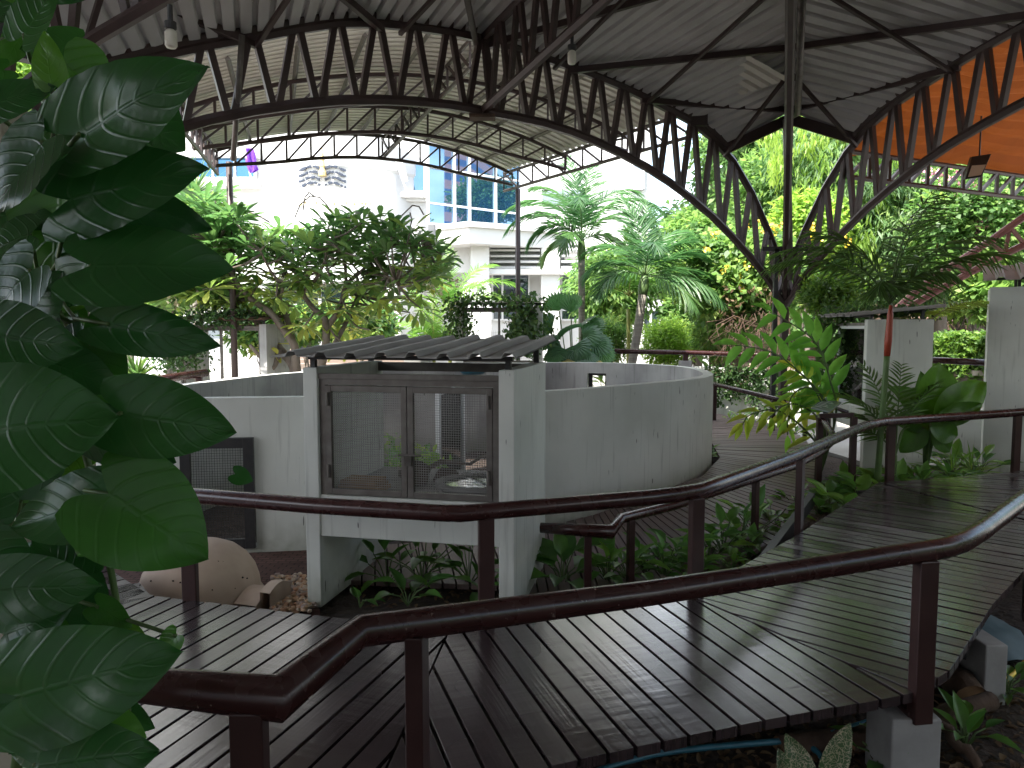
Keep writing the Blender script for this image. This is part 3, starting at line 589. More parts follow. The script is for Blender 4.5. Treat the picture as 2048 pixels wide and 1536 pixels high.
# ================================================================ mesh-fronted cages
def cage(name, label, O, ex, w, dep, zb, zt, wall=.105, beam=(.51,.80), roof=(.085,.145), front='mesh', rm='cageroof', creeper=False, overhang=(.16,.15,.24), wallm='white', backwall=False, ribs=8, side=(1,1)):
    ex = Vector((ex[0],ex[1],0)).normalized(); ey = Vector((-ex.y,ex.x,0)); O = Vector((O[0],O[1],zb)); H = zt-zb
    t = thing(name, label, 'animal cage', O)
    f = lambda p: O+ex*p[0]+ey*p[1]+UP*p[2]
    for k, x0 in enumerate((0, w-wall)):
        if not side[k]: continue
        m_ = MB(); m_.box((x0,0,0),(x0+wall,dep,H), f=f); m_.build('side_wall', M[wallm], t, bevel=.006)
    b0, b1 = beam
    m_ = MB(); m_.box((wall,.015,b0),(w-wall,.14,b1), f=f); m_.build('front_beam', M[wallm], t, bevel=.005)
    m_ = MB(); m_.box((wall,.14,b1-.09),(w-wall,dep-.003,b1-.015), f=f); m_.build('floor_slab', M['concrete'], t)
    iw = w-2*wall
    m_ = MB(); m_.box((wall,.02,H-.075),(w-wall,.08,H-.04), f=f); m_.build('top_rail', M['galv'], t); m_ = MB(); m_.box((wall,dep-.1,H-.08),(w-wall,dep-.04,H-.01), f=f); m_.build('rear_rail', M['galv'], t)
    zdoor0, zdoor1 = b1, H-.077
    if front == 'mesh':
        m_ = MB(); m_.box((wall,.03,zdoor0),(wall+.045,.075,zdoor1), f=f); m_.box((w-wall-.045,.03,zdoor0),(w-wall,.075,zdoor1), f=f); m_.box((wall+.045,.03,zdoor1-.04),(w-wall-.045,.075,zdoor1), f=f); m_.build('door_jamb', M['galv'], t)
        dw = (iw-.09)/2
        for k in range(2):
            o = f((wall+.045+k*dw,.028,zdoor0+.005)); m_ = MB(); frame(m_, o, ex, UP, ey, dw-.004, zdoor1-zdoor0-.05, .042, .035); dr = m_.build('mesh_door', M['galv'], t, bevel=.003)
            m_ = MB(); wires(m_, o+ex*.042+UP*.042+ey*.018, ex, UP, dw-.088, zdoor1-zdoor0-.134, .0165, .0016, ey); wm = m_.build('wire_mesh', M['wire'], t); wm.parent = dr
            hx = .02 if k == 0 else dw-.03
            for hz in (.12, .62):
                m_ = MB(); m_.tube([o+ex*hx+UP*hz-ey*.012, o+ex*hx+UP*(hz+.09)-ey*.012], .011, 8); h = m_.build('hinge', M['galv'], t); h.parent = dr
        m_ = MB(); o = f((wall+.045+dw,.02,zdoor0+.30)); m_.tube([o-ex*.06, o+ex*.10], .008, 8); m_.box((o.x-.02,o.y-.02,o.z-.07),(o.x+.03,o.y+.005,o.z-.005)); m_.build('latch_bolt', M['galv'], t)
    elif front == 'glass':
        o = f((wall,.05,zdoor0)); m_ = MB(); frame(m_, o, ex, UP, ey, iw, zdoor1-zdoor0, .04, .04); wf = m_.build('window_frame', M['whiteframe'], t, bevel=.003)
        m_ = MB(); m_.box((wall+.04,.066,zdoor0+.04),(w-wall-.04,.072,zdoor1-.04), f=f); g = m_.build('pane', GLASS, t); g.parent = wf
    elif front == 'open':
        m_ = MB(); o = f((wall,.05,zdoor0)); frame(m_, o, ex, UP, ey, iw, zdoor1-zdoor0, .04, .05); m_.box((w*.5-.02,.05,zdoor0+.04),(w*.5+.02,.09,zdoor1-.04), f=f); fr = m_.build('mesh_frame', M['galv'], t)
        m_ = MB(); wires(m_, o+ex*.04+UP*.04+ey*.02, ex, UP, iw-.08, (zdoor1-zdoor0-.08)*.62, .045, .0018, ey); wm = m_.build('wire_mesh', M['wire'], t); wm.parent = fr
    if backwall:
        m_ = MB(); m_.box((wall,dep-.03,b1),(w-wall,dep+.03,H-.1), f=f); m_.build('back_mesh', M['galv'], t)
    r0, r1 = roof; ox, oy0, oy1 = overhang
    for x in (wall*.5, w-wall*.5):
        for y, hh in ((.06, r0), (dep-.12, r1)):
            m_ = MB(); m_.box((x-.018,y-.018,H),(x+.018,y+.018,H+hh*(.98)), f=f); m_.build('roof_post', M['black'], t)
    sl = (r1-r0)/(dep-.18); zr = lambda y: H+r0+.004+(y-.06)*sl
    m_ = MB(); rows = []; W = w+ox+.05; pit = W/ribs; xs_ = []
    for i in range(ribs): xs_ += [(i*pit,0),(i*pit+pit*.52,0),(i*pit+pit*.62,.034),(i*pit+pit*.84,.034),(i*pit+pit*.94,0)]
    xs_.append((W,0))
    for th in (.007, 0):
        for y in ((-oy0, dep*.5, dep+oy1) if th else (dep+oy1, dep*.5, -oy0)):
            rows.append([f((x-ox,y,zr(y)+h+th+.004*math.sin(x*9+y*3))) for x,h in xs_])
    rows.append(rows[0]); m_.grid(rows); m_.build('corrugated_roof', M[rm], t)
    for y in (.06, dep-.12):
        m_ = MB(); m_.box((.02,y-.02,H+ (r0 if y<.5 else r1)-.03),(w-.02,y+.02,H+(r0 if y<.5 else r1)), f=f); m_.build('roof_bar', M['black'], t)
    return t, f
GLASS = bpy.data.materials.new('clear_glass'); GLASS.use_nodes = True
_nt = GLASS.node_tree; _g = node(_nt,'ShaderNodeBsdfGlossy',Roughness=.02); _t = node(_nt,'ShaderNodeBsdfTransparent'); _f = node(_nt,'ShaderNodeFresnel',IOR=1.75); _m = node(_nt,'ShaderNodeMixShader')
_nt.links.new(_f.outputs[0],_m.inputs[0]); _nt.links.new(_t.outputs[0],_m.inputs[1]); _nt.links.new(_g.outputs[0],_m.inputs[2]); _nt.links.new(_m.outputs[0],_nt.nodes['Material Output'].inputs['Surface'])

cg, cf = cage('animal_cage', 'white walled animal cage with two wire mesh doors and grey corrugated roof, nearest the boardwalk', (-1.44,5.15), (.976,-.215), 1.49, 1.18, -.36, 1.325)
# what lies in the cage
p = cf((1.12,.42,.79)); t = thing('stone_basin', 'round grey stone water basin on the cage floor', 'basin', p)
mb = MB(); mb.lathe(p, [(.0,.0),(.24,.0),(.29,.04),(.30,.07),(.25,.075),(.22,.05),(0,.045)], 28); mb.build('bowl', M['concrete'], t, smooth=True)
WATER = mat('water', (.02,.03,.03), .03, spec=.8, bump=(12,.25,.01))
mb = MB(); mb.lathe(p, [(0,.058),(.232,.058)], 28); mb.build('water', WATER, t)
p = cf((.28,.30,.79)); mb = MB()
for k in range(3): mb.box((.16+k*.005,.16+k*.01,.79+k*.028),(.48-k*.02,.40,.815+k*.028), f=cf)
tag(mb.build('wooden_ramp', mat('tan_wood',(.42,.26,.13),.8,noise=(.30,.18,.09),nscale=12), origin=p, bevel=.003), 'tan stack of thin boards on the cage floor at left', 'boards')
def rock(m_, c, r, seed, m=0, sq=.7, n=7):
    rg = random.Random(seed); vs = []; fs = []
    ph = [rg.uniform(0,6) for _ in range(4)]
    for i in range(n+1):
        th = math.pi*i/n
        for j in range(2*n):
            a = math.pi*j/n; k = 1+.16*math.sin(2*a+ph[0])*math.sin(th)+.1*math.sin(3*a+ph[1]+th*2)+.08*math.cos(4*th+ph[2])
            vs.append((c[0]+r*k*math.sin(th)*math.cos(a), c[1]+r*k*math.sin(th)*math.sin(a), c[2]+r*sq*k*math.cos(th)))
    for i in range(n):
        for j in range(2*n):
            j2 = (j+1)%(2*n); fs.append((i*2*n+j, (i+1)*2*n+j, (i+1)*2*n+j2, i*2*n+j2))
    m_.add(vs, fs, m)
for k, (x,y,r,lb) in enumerate(((.62,.55,.10,'dark rock in the middle of the cage floor'),(.80,.72,.09,'dark rock behind the stone basin'),(.50,.85,.12,'dark rock at the back of the cage floor'))):
    q = cf((x,y,.82)); mb = MB(); rock(mb, q, r, k); tag(mb.build('rock', mat('dark_rock%d'%k,(.07,.055,.045),.9,noise=(.12,.09,.075),nscale=10,bump=(20,.8,.02)), origin=q, smooth=True), lb, 'rock')
mb = MB(); mb.tube([cf((.55,.95,.82)), cf((.75,.75,.93)), cf((.95,.85,.90)), cf((1.15,.95,1.02))],[.02,.017,.013,.006],7); tag(mb.build('dead_branch', M['bark'], origin=cf((.55,.95,.82)), smooth=True), 'thin crooked dead branch lying in the mesh cage', 'branch')

# glazed leaf standing inside the pen, white frame
t = thing('framed_glass_screen', 'white framed glass screen standing inside the pen', 'glass screen', at(905,925,8.9))
a = at(880,950,8.6); a.z = -.35; b = at(931,930,9.6); b.z = -.35; ex_ = b-a; w_ = Vector((ex_.x,ex_.y,0)).length; ex_ = Vector((ex_.x,ex_.y,0)).normalized(); ey_ = Vector((-ex_.y,ex_.x,0))
mb = MB(); frame(mb, a, ex_, UP, ey_, w_, 1.22, .05, .05); mb.build('frame', M['whiteframe'], t)
mb = MB(); mb.hexa([a+ex_*.05+UP*.05+ey_*.02,a+ex_*(w_-.05)+UP*.05+ey_*.02,a+ex_*(w_-.05)+UP*.05+ey_*.026,a+ex_*.05+UP*.05+ey_*.026],[a+ex_*.05+UP*1.17+ey_*.02,a+ex_*(w_-.05)+UP*1.17+ey_*.02,a+ex_*(w_-.05)+UP*1.17+ey_*.026,a+ex_*.05+UP*1.17+ey_*.026]); mb.build('pane', GLASS, t)

# other cages round the garden
ex2 = Vector((4.42-4.50,9.35-10.6,0)); 
cage('animal_cage', 'white display cage with one glass front, behind the red-stemmed palm', (4.50,10.6), ex2, ex2.length, .80, -.2, 1.70, wall=.10, beam=(.50,.78), roof=(.06,.12), front='glass', overhang=(.1,.2,.12), ribs=6, side=(0,1))
cage('animal_cage', 'white cage wall cut by the right edge of the photo', (6.08,9.6), (1,-.60), 2.4, 1.0, -.3, 2.11, beam=(.5,.8), roof=(.12,.28), wall=.62, ribs=10, overhang=(.08,.2,.2), front='none')
cage('animal_cage', 'weathered open cage under a leaf-strewn rusty roof, behind the pen at left', (-6.05,13.4), (1,-.12), 1.75, 1.0, -.35, 1.66, wall=.13, beam=(.62,.78), roof=(.08,.14), front='open', wallm='grey', rm='rust', ribs=8, overhang=(.12,.2,.1))
cage('animal_cage', 'creeper-covered cage behind the corrugated roof, near the fan palm', (-1.05,13.9), (1,-.03), 1.62, 1.0, -.35, 2.0, wall=.14, beam=(1.05,1.30), roof=(.05,.07), front='open', wallm='white', rm='sheetpale', ribs=9, overhang=(.08,.12,.1))

# ================================================================ terracotta dome, pebbles
t = thing('terracotta_shelter', 'pale terracotta dome pot lying mouth down with a square spout, behind the boardwalk', 'clay pot', at(402,1210,5.3))
c = at(402,1200,5.35); c.z = -.39
mb = MB(); prof = [(.445,0),(.44,.05),(.425,.06),(.42,.075),(.412,.15),(.385,.235),(.335,.315),(.255,.385),(.16,.428),(.075,.444),(0,.448)]
mb.lathe(c, prof, 40); mb.build('dome', M['terracotta'], t, smooth=True)
mb = MB(); d_ = Vector((.95,-.30,0)).normalized(); e_ = Vector((-d_.y,d_.x,0)); P = lambda x,y,z: c+d_*x+e_*y+UP*z
for (x0,x1,hw,h) in ((.42,.60,.17,.155),(.60,.68,.125,.21)):
    k = 10; s0 = [P(x0, -hw+2*hw*i/k, h*(.55+.45*math.sin(math.pi*i/k)) if x0 < .5 else h*(.8+.2*math.sin(math.pi*i/k))) for i in range(k+1)]; s1 = [q+d_*(x1-x0) for q in s0]
    g0 = [Vector((q.x,q.y,c.z)) for q in s0]; g1 = [Vector((q.x,q.y,c.z)) for q in s1]
    mb.grid([g0,s0,s1,g1]); mb.add(g1+s1[::-1], [tuple(range(2*k+2))]); mb.add(g0+s0[::-1], [tuple(range(2*k+2))[::-1]])
mb.build('spout', M['terracotta'], t)
mb = MB(); rg = random.Random(3)
for k in range(26):
    a = rg.uniform(3.3,6.1); th = rg.uniform(.25,1.35); rr = .42*math.sin(th)+.0; p = c+Vector((rr*math.cos(a)*1.0, rr*math.sin(a), .09+.355*math.cos(th)))
    nr = Vector((math.cos(a)*math.sin(th), math.sin(a)*math.sin(th), math.cos(th)))
    rock(mb, p+nr*.0, rg.uniform(.004,.009), k, n=4)
mb.build('air_holes', mat('dark_pits',(.03,.018,.012),.9), t)
mb = MB(); rg = random.Random(5)
pc = [(.62,.40,.24),(.50,.27,.15),(.40,.30,.24),(.66,.52,.38)]
for k in range(420):
    u = rg.uniform(545,632); v = rg.uniform(1150,1222); p = on(u,v,-.33); r = rg.uniform(.012,.024); rock(mb, (p.x,p.y,-.345+rg.uniform(0,.03)), r, k, m=rg.randrange(4), sq=.6, n=4)
tag(mb.build('pebbles', [mat('pebble%d'%i,c_,.5,noise=tuple(x*.7 for x in c_),nscale=9) for i,c_ in enumerate(pc)], smooth=True), 'heap of brown and orange pebbles beside the cage leg', 'pebbles', kind='stuff')

# ================================================================ sign
t = thing('info_sign', 'small slanted glass information sign on the handrail end', 'sign', at(1652,812,9.0))
a = at(1622,815,9.2); b = at(1659,823,8.9); c_ = at(1683,804,9.4); d_ = at(1646,796,9.7)
mb = MB(); nn = Vector((0,0,-.02)); mb.hexa([q+nn for q in (a,b,c_,d_)],[a,b,c_,d_]); mb.build('panel', mat('sign_board',(.30,.36,.33),.12,spec=.7,noise=(.22,.27,.25),nscale=6), t, bevel=.003)
mb = MB(); mb.beam(at(1650,822,9.2), at(1660,872,9.1), .04, .04); mb.build('stem', M['black'], t)
mb = MB()
for k in range(6):
    f_ = .18+.12*k; p0 = lerp(a,d_,f_); p1 = lerp(b,c_,f_); q0 = lerp(p0,p1,.12); q1 = lerp(p0,p1,.45+.4*((k*37)%10)/10); mb.beam(q0+UP*.004, q1+UP*.004, .012, .002)
mb.build('text_lines', M['whiteframe'], t)
# ================================================================ pavilion roof and trusses
def interp(tab, x):
    if x <= tab[0][0]: return tab[0][1]
    for (a,fa),(b,fb) in zip(tab, tab[1:]):
        if x <= b:
            return fa+(fb-fa)*(x-a)/(b-a)
    return tab[-1][1]
def smooth_interp(tab, x):
    # Catmull-Rom through the table
    xs_ = [a for a,_ in tab]; k = max(0, min(len(tab)-2, next((i for i in range(len(tab)-1) if x <= xs_[i+1]), len(tab)-2)))
    x0,y0 = tab[max(0,k-1)]; x1,y1 = tab[k]; x2,y2 = tab[k+1]; x3,y3 = tab[min(len(tab)-1,k+2)]
    t = (x-x1)/(x2-x1); m1 = (y2-y0)/max(1e-6,(x2-x0))*(x2-x1); m2 = (y3-y1)/max(1e-6,(x3-x1))*(x2-x1)
    return (2*t**3-3*t*t+1)*y1+(t**3-2*t*t+t)*m1+(-2*t**3+3*t*t)*y2+(t**3-t*t)*m2
MC = Vector((-.37,9.6)); DD = Vector((5.06,3.36)); AF = MC+DD; BF = MC-DD; CC = Vector((2.1,5.9))
TOP = [(-1.0,2.6),(-.9,3.15),(-.8,3.62),(-.6,4.28),(-.48,4.56),(-.3,4.97),(-.15,5.12),(0,5.18),(.177,5.12),(.325,5.04),(.487,4.88),(.669,4.60),(.805,4.06),(.93,3.12),(1.0,2.45)]
BOT = [(-1.0,2.1),(-.8,2.95),(-.59,3.56),(-.48,3.83),(-.3,4.13),(-.12,4.28),(0,4.30),(.177,4.28),(.325,4.14),(.487,3.88),(.669,3.42),(.805,2.93),(.93,2.38),(1.0,1.95)]
hipd = (AF-CC).normalized()
def refl(p):
    q = Vector((p.x,p.y))-CC; a = hipd*q.dot(hipd); w = a-(q-a); r = CC+w; return Vector((r.x,r.y,p.z))
def P1(s, tab, dz=0): q = MC+DD*s; return Vector((q.x,q.y,smooth_interp(tab,s)+dz))
CT = Vector((CC.x,CC.y,6.2)); CB = Vector((CC.x,CC.y,5.3))
AE = Vector((*(CC+(AF-CC)*.865),4.97)); BE = Vector((*(CC+(BF-CC)*.865),4.75))
pav = thing('pavilion', 'open pavilion with grey corrugated roof on brown arched steel trusses, overhead', 'pavilion', (CC.x,CC.y,0))
def corr(m_, f0, f1, npan, down=.06, k=6):
    rows = []; ts = []
    for i in range(npan): ts += [(i,0),(i+.60,0),(i+.68,1),(i+.90,1),(i+.98,0)]
    ts.append((npan,0))
    for t_, h in ts:
        t_ = t_/npan; a, b = f0(t_), f1(t_); rows.append([lerp(a,b,j/k)+UP*(h*down) for j in range(k+1)])
    m_.grid(rows)
def roofpanel(f0, f1, npan, nm='roof_sheet', parent=pav, m='sheet', k=6):
    m_ = MB(); corr(m_, f0, f1, npan, k=k); return m_.build(nm, M[m], parent)
SE = .735
ridgeA = lambda t: lerp(CT, AE, t); ridgeB = lambda t: lerp(CT, BE, t)
up_ = .02
archR = lambda t: P1(SE*t, TOP, up_); archL = lambda t: P1(-SE*t, TOP, up_)
roofpanel(ridgeA, archR, 27); roofpanel(ridgeB, archL, 27)
rA = lambda t: refl(archR(t)); rL = lambda t: refl(archL(t)); ridgeE = lambda t: refl(ridgeB(t))
roofpanel(ridgeA, rA, 27); roofpanel(ridgeE, rL, 27)
GF = Vector((-.6,-1.6)); EF = refl(Vector((BF.x,BF.y,0))).to_2d()
GE = Vector((GF.x,GF.y,4.9))
M3 = Vector((*((BF+GF)/2),5.25)); M4 = refl(M3)
e3b = Vector((*lerp(Vector((M3.x,M3.y)),BF,.75),4.5)); e3g = Vector((*lerp(Vector((M3.x,M3.y)),GF,.95),4.6))
roofpanel(ridgeB, lambda t: lerp(M3,e3b,t), 28); roofpanel(lambda t: lerp(CT,GE,t), lambda t: lerp(M3,e3g,t), 30)
roofpanel(ridgeE, lambda t: refl(lerp(M3,e3b,t)), 28); roofpanel(lambda t: lerp(CT,GE,t), lambda t: refl(lerp(M3,e3g,t)), 30)

def truss(nm, top, bot, cw=.085, ww=.055, parent=pav, m='steel', pattern='N', ncw=None):
    m_ = MB(); k = len(top)
    for cs in (top, bot):
        m_.tube(cs, (ncw or cw)/2*1.12, 6)
    for i in range(k):
        if 0 < i < k-1 or pattern == 'N': m_.beam(top[i], bot[i], ww, ww)
        if i < k-1: m_.beam(bot[i], top[i+1], ww, ww)
    return m_.build(nm, M[m], parent)
def vee(nm, top, bot, tabn, cw, ww, parent=pav, m='steel'):
    """arched truss whose webs stand in near-vertical pairs"""
    m_ = MB(); m_.tube(top, cw/2*1.15, 6); m_.tube(bot, cw/2*1.15, 6)
    k = len(top)
    for i in range(k-1):
        m_.beam(lerp(top[i],top[i+1],.08), lerp(bot[i],bot[i+1],.44), ww, ww)
        m_.beam(lerp(top[i],top[i+1],.92), lerp(bot[i],bot[i+1],.56), ww, ww)
    return m_.build(nm, M[m], parent)
S = [-1+2*i/26 for i in range(27)]
a1t = [P1(s,TOP) for s in S]; a1b = [P1(s,BOT) for s in S]
vee('arch_truss', a1t, a1b, None, .105, .068); vee('arch_truss', [refl(p) for p in a1t], [refl(p) for p in a1b], None, .105, .068)
for g in (lambda p: p, refl):
    m_ = MB(); m_.tube([g(P1(s,TOP,.085)) for s in [-.74+1.48*i/24 for i in range(25)]], .075, 6); m_.build('flashing', M['steel'], pav)
# second, thinner chord beside the arch seen at its foot
q = [(0,6.1),(.3,5.75),(.6,5.32),(.86,4.86),(.93,4.0),(1,2.6)]; qb = [(0,5.3),(.3,5.05),(.5,4.72),(.62,4.40),(.75,3.95),(.87,3.2),(1,2.0)]
def radial(F, n, tq=q, bq=qb):
    ts = [i/n for i in range(n+1)]
    return [Vector((*(CC+(F-CC)*t),interp(tq,t))) for t in ts], [Vector((*(CC+(F-CC)*t),smooth_interp(bq,t))) for t in ts]
qbB = [(0,5.3),(.3,5.0),(.5,4.62),(.62,4.27),(.75,3.75),(.87,3.1),(1,2.0)]
vee('radial_truss', *radial(AF,14), None, .10, .06); vee('radial_truss', *radial(BF,14,q,qbB), None, .10, .06); vee('radial_truss', *radial(EF,14), None, .10, .06)
n = 11; mt = [lerp(P1(0,TOP), Vector((CC.x,CC.y,6.05)), i/n) for i in range(n+1)]; mbm = [lerp(P1(0,BOT), CB, i/n) for i in range(n+1)]
vee('radial_truss', mt, mbm, None, .095, .058); vee('radial_truss', [refl(p) for p in mt], [refl(p) for p in mbm], None, .095, .058)
n = 11; mt = [lerp(Vector((M3.x,M3.y,5.15)), Vector((CC.x,CC.y,6.05)), i/n) for i in range(n+1)]; mbm = [lerp(Vector((M3.x,M3.y,4.4)), CB, i/n) for i in range(n+1)]
vee('radial_truss', mt, mbm, None, .095, .058)
# boss at the foot of the middle truss, purlins and braces
def purlin(a, b, w=.06, h=.08, nm='purlin'):
    m_ = MB(); m_.beam(a, b, w, h); m_.build(nm, M['steel'], pav)
dn = UP*-.07
for fr, fa in ((.97,.60),(.70,.30),(.42,.02)):
    for g in (lambda p: p, refl): purlin(g(ridgeA(fr)+dn), g(archR(fa)+dn+UP*-.02))
for fr, fa in ((.97,.62),(.70,.30),(.42,.02)):
    for g in (lambda p: p, refl): purlin(g(ridgeB(fr)+dn), g(archL(fa)+dn+UP*-.02))
for fr, fa in ((.78,1.0),(.45,.62),(.15,.25)):
    for g in (lambda p: p, refl):
        purlin(g(ridgeA(fr)+dn+UP*-.05), g(archR(fa)+dn+UP*-.05), .045, .045, 'brace'); purlin(g(ridgeB(fr)+dn+UP*-.05), g(archL(fa)+dn+UP*-.05), .045, .045, 'brace')
for g in (lambda p: p, refl):
    purlin(g(AE-UP*.12), g(P1(SE,TOP)-UP*.0), .10, .16, 'eave_beam'); purlin(g(BE-UP*.12), g(P1(-SE,TOP)), .10, .16, 'eave_beam')
m_ = MB(); pb = P1(0,BOT)
m_.box((pb.x-.16,pb.y-.1,pb.z-.10),(pb.x+.16,pb.y+.1,pb.z-.06)); m_.build('joint_plate', M['log'], pav)
for s in (AF, BF, EF):
    m_ = MB(); m_.box((s.x-.055,s.y-.055,-.42),(s.x+.055,s.y+.055,2.3)); m_.build('column', M['steel'], pav)
m_ = MB(); a, b = at(1524,498,12.4), at(1640,498,12.4); m_.beam(a, b, .07, .07); p = at(1553,498,12.4); m_.beam(Vector((p.x,p.y,-.4)), p, .07, .07); m_.build('prop_frame', M['black'], pav)
m_ = MB(); m_.tube([ridgeA(.3)+Vector((.12,0,-.4)), ridgeA(.84)+Vector((.12,0,-.5)), at(1573,240,11.9), at(1581,560,12.3)], .045, 8); m_.build('drain_pipe', M['galv'], pav, smooth=True)
m_ = MB(); p = at(1398,225,11.6); m_.box((p.x-.13,p.y-.02,p.z-.2),(p.x+.13,p.y+.02,p.z+.2)); m_.build('gusset_plate', M['steel'], pav)

# ---------------------------------------------------------------- far canopy (pale barrel roof beyond the big arch)
NL, NR, FL, FR = Vector((-4.35,9.35,4.62)), Vector((2.9,11.9,4.98)), Vector((-5.1,12.9,4.62)), Vector((-.10,16.5,4.98))
def cano(a, s):      # a along the axis, s across
    L_, R_ = lerp(NL,FL,a), lerp(NR,FR,a); p = lerp(L_,R_,s); return p+UP*((.85+(.52-.85)*a)*4*s*(1-s))
can = thing('barrel_canopy', 'pale corrugated barrel canopy on thin arched trusses beyond the big arch', 'canopy', (-2,13,0))
m_ = MB(); rows = []
npn = 30
for i in range(-9,npn):
    for dt, h in ((0,0),(.55,0),(.66,1),(.88,1),(.97,0)): rows.append([cano((i+dt)/npn, j/22)+UP*(h*.055) for j in range(23)])
rows.append([cano(1, j/22) for j in range(23)]); m_.grid(rows); m_.build('roof_sheet', M['sheetpale'], can)
for j in range(1, 9):
    m_ = MB(); s = j/9; m_.tube([cano(a/8, s)-UP*.05 for a in range(9)], .035, 4); m_.build('purlin', M['galv'], can)
for a in (.30,.62,.965):
    ts = [i/14 for i in range(15)]; truss('arch_truss', [cano(a,s)-UP*.10 for s in ts], [cano(a,s)-UP*(.10+.42*min(1,.55+3*s*(1-s))) for s in ts], .06, .032, can)
for s in (.02,.52,.985):
    ts = [i/10 for i in range(11)]; truss('edge_truss', [cano(a,s)-UP*.10 for a in ts], [cano(a,s)-UP*.47 for a in ts], .055, .032, can)
for u, Y, z1 in ((463,13.2,4.45),(1036,16.3,4.55)):
    p = at(u,500,Y); m_ = MB(); m_.tube([(p.x,p.y,-.4),(p.x,p.y,z1)], .055, 10); m_.build('column', M['steel'], can, smooth=True)
m_ = MB(); p = at(474,150,7.6); m_.tube([at(484,70,7.7), at(476,190,7.9), at(466,320,8.3)], .03, 8); m_.build('brace_pole', M['galv'], can, smooth=True)

# ---------------------------------------------------------------- orange canopy at right
oc = thing('orange_canopy', 'orange lined barrel canopy beyond the right-hand arch', 'canopy', (8,10,0))
off = Vector((5.2,2.5,0)); f0 = lambda t: refl(P1(.80-1.5*t,TOP,.07))+Vector((.05,.025,0))
m_ = MB(); rows = []
ns = 96
for i in range(ns+1):
    a = f0(i/ns); rows.append([a+off*(j/12)+UP*(.05*math.sin(j*1.3+i*.4)*(1 if 0<j<12 else 0)+(.045 if i%3==0 else 0)+.03*math.sin(i*.23+j*.9)+ .16*math.sin(math.pi*j/12)) for j in range(13)])
m_.grid(rows); m_.build('lining', M['orange'], oc, smooth=False)
a = f0(.02); b = a+off*1.1; ts = [i/14 for i in range(15)]
truss('edge_truss', [lerp(a,b,t)-UP*.04+UP*0 for t in ts], [lerp(a,b,t)-UP*.42 for t in ts], .07, .05, oc)
for k in range(2):
    b0 = f0(.42+.4*k); m_ = MB(); m_.tube([b0+off*(j/6)-UP*.08 for j in range(7)], .04, 6); m_.build('purlin', M['steel'], oc)
# foot of an arch outside, in daylight
ar = thing('arched_truss', 'brown arched truss coloured pink as if sunlit, rising to the right, outside the roof', 'truss', at(1815,600,13.4))
tp = [at(1770,640,13.4), at(1845,570,13.1), at(1910,528,12.8), at(1980,482,12.5), at(2060,425,12.2), at(2150,350,12.0)]; bt = [at(1800,625,13.4), at(1868,585,13.1), at(1935,548,12.8), at(2010,508,12.5), at(2090,470,12.2), at(2180,410,12.0)]
m_ = MB(); m_.tube(tp, .06, 8); m_.tube(bt, .06, 8)
for i in range(6):
    m_.beam(tp[i], bt[i], .06, .06)
    if i < 5: m_.beam(lerp(tp[i],tp[i+1],.5), bt[i], .05, .05); m_.beam(lerp(tp[i],tp[i+1],.5), lerp(bt[i],bt[i+1],.5), .05, .05)
m_.build('chords', M['steel_sunlit'], ar)
m_ = MB(); q0 = at(1772,660,13.45); m_.beam((q0.x,q0.y,-.4),(q0.x,q0.y,q0.z+.1),.2,.2); m_.build('footing_post', M['steel_sunlit'], ar)

# ---------------------------------------------------------------- unseen roofs added behind the camera to keep sun off the deck
rc = thing('rear_shade_canopy', 'unseen grey corrugated canopy added behind and left of the pavilion to block sun', 'canopy', (-4,-3,0))
b3 = Vector((*lerp(BF,CC,.16),4.30)); g3 = Vector((*lerp(GF,CC,.22),4.35)); o1 = Vector((-5.5,-1.2,-.35)); e4 = Vector((*lerp(EF,CC,.16),4.30)); o2 = Vector((1.5,-7,-.3)); o1g = Vector((-5,-6,-.35))
for fa, fb in ((lambda t: lerp(b3,g3,t), lambda t: lerp(b3+o1,g3+o1g,t)), (lambda t: lerp(g3,e4,t), lambda t: lerp(g3+o2,e4+o2,t)), (lambda t: lerp(g3,g3+Vector((.01,0,0)),t), lambda t: lerp(g3+o1g,g3+o2,t))):
    roofpanel(fa, fb, 30, 'roof_sheet', rc, 'sheet', 3)
for p in (b3+o1, g3+o1g, g3+o2, e4+o2):
    m_ = MB(); m_.tube([(p.x,p.y,-.4),(p.x,p.y,p.z)], .06, 8); m_.build('column', M['steel'], rc)

# ---------------------------------------------------------------- lamps
for u, v, Y, lb in ((341,52,6.05,'glass lamp hanging under the dark truss at upper left'),(1144,96,8.2,'glass lamp hanging under the middle truss')):
    p = at(u,v,Y); t = thing('ceiling_lamp', lb, 'lamp', p)
    m_ = MB(); m_.lathe(p, [(0,.03),(.045,.03),(.045,-.02),(.03,-.03),(0,-.03)], 12); m_.tube([p+UP*.03, p+UP*.16], .02, 6); m_.build('socket', M['black'], t)
    m_ = MB(); m_.lathe(p, [(.03,-.03),(.046,-.05),(.046,-.15),(.036,-.165),(0,-.167)], 14); m_.build('glass_shade', M['lampglass'], t, smooth=True)
p = at(1950,332,11.6); t = thing('floodlight', 'black box floodlight hanging below the orange canopy', 'floodlight', p)
m_ = MB(); ex_ = Vector((.25,-.1,.05)); m_.hexa([p+Vector((-.14,0,-.2)),p+Vector((.05,-.1,-.18)),p+Vector((.10,.05,-.16)),p+Vector((-.09,.15,-.18))],[p+Vector((-.05,0,.14)),p+Vector((.18,-.1,.16)),p+Vector((.22,.05,.18)),p+Vector((0,.15,.16))]); m_.build('housing', M['black'], t, bevel=.01)
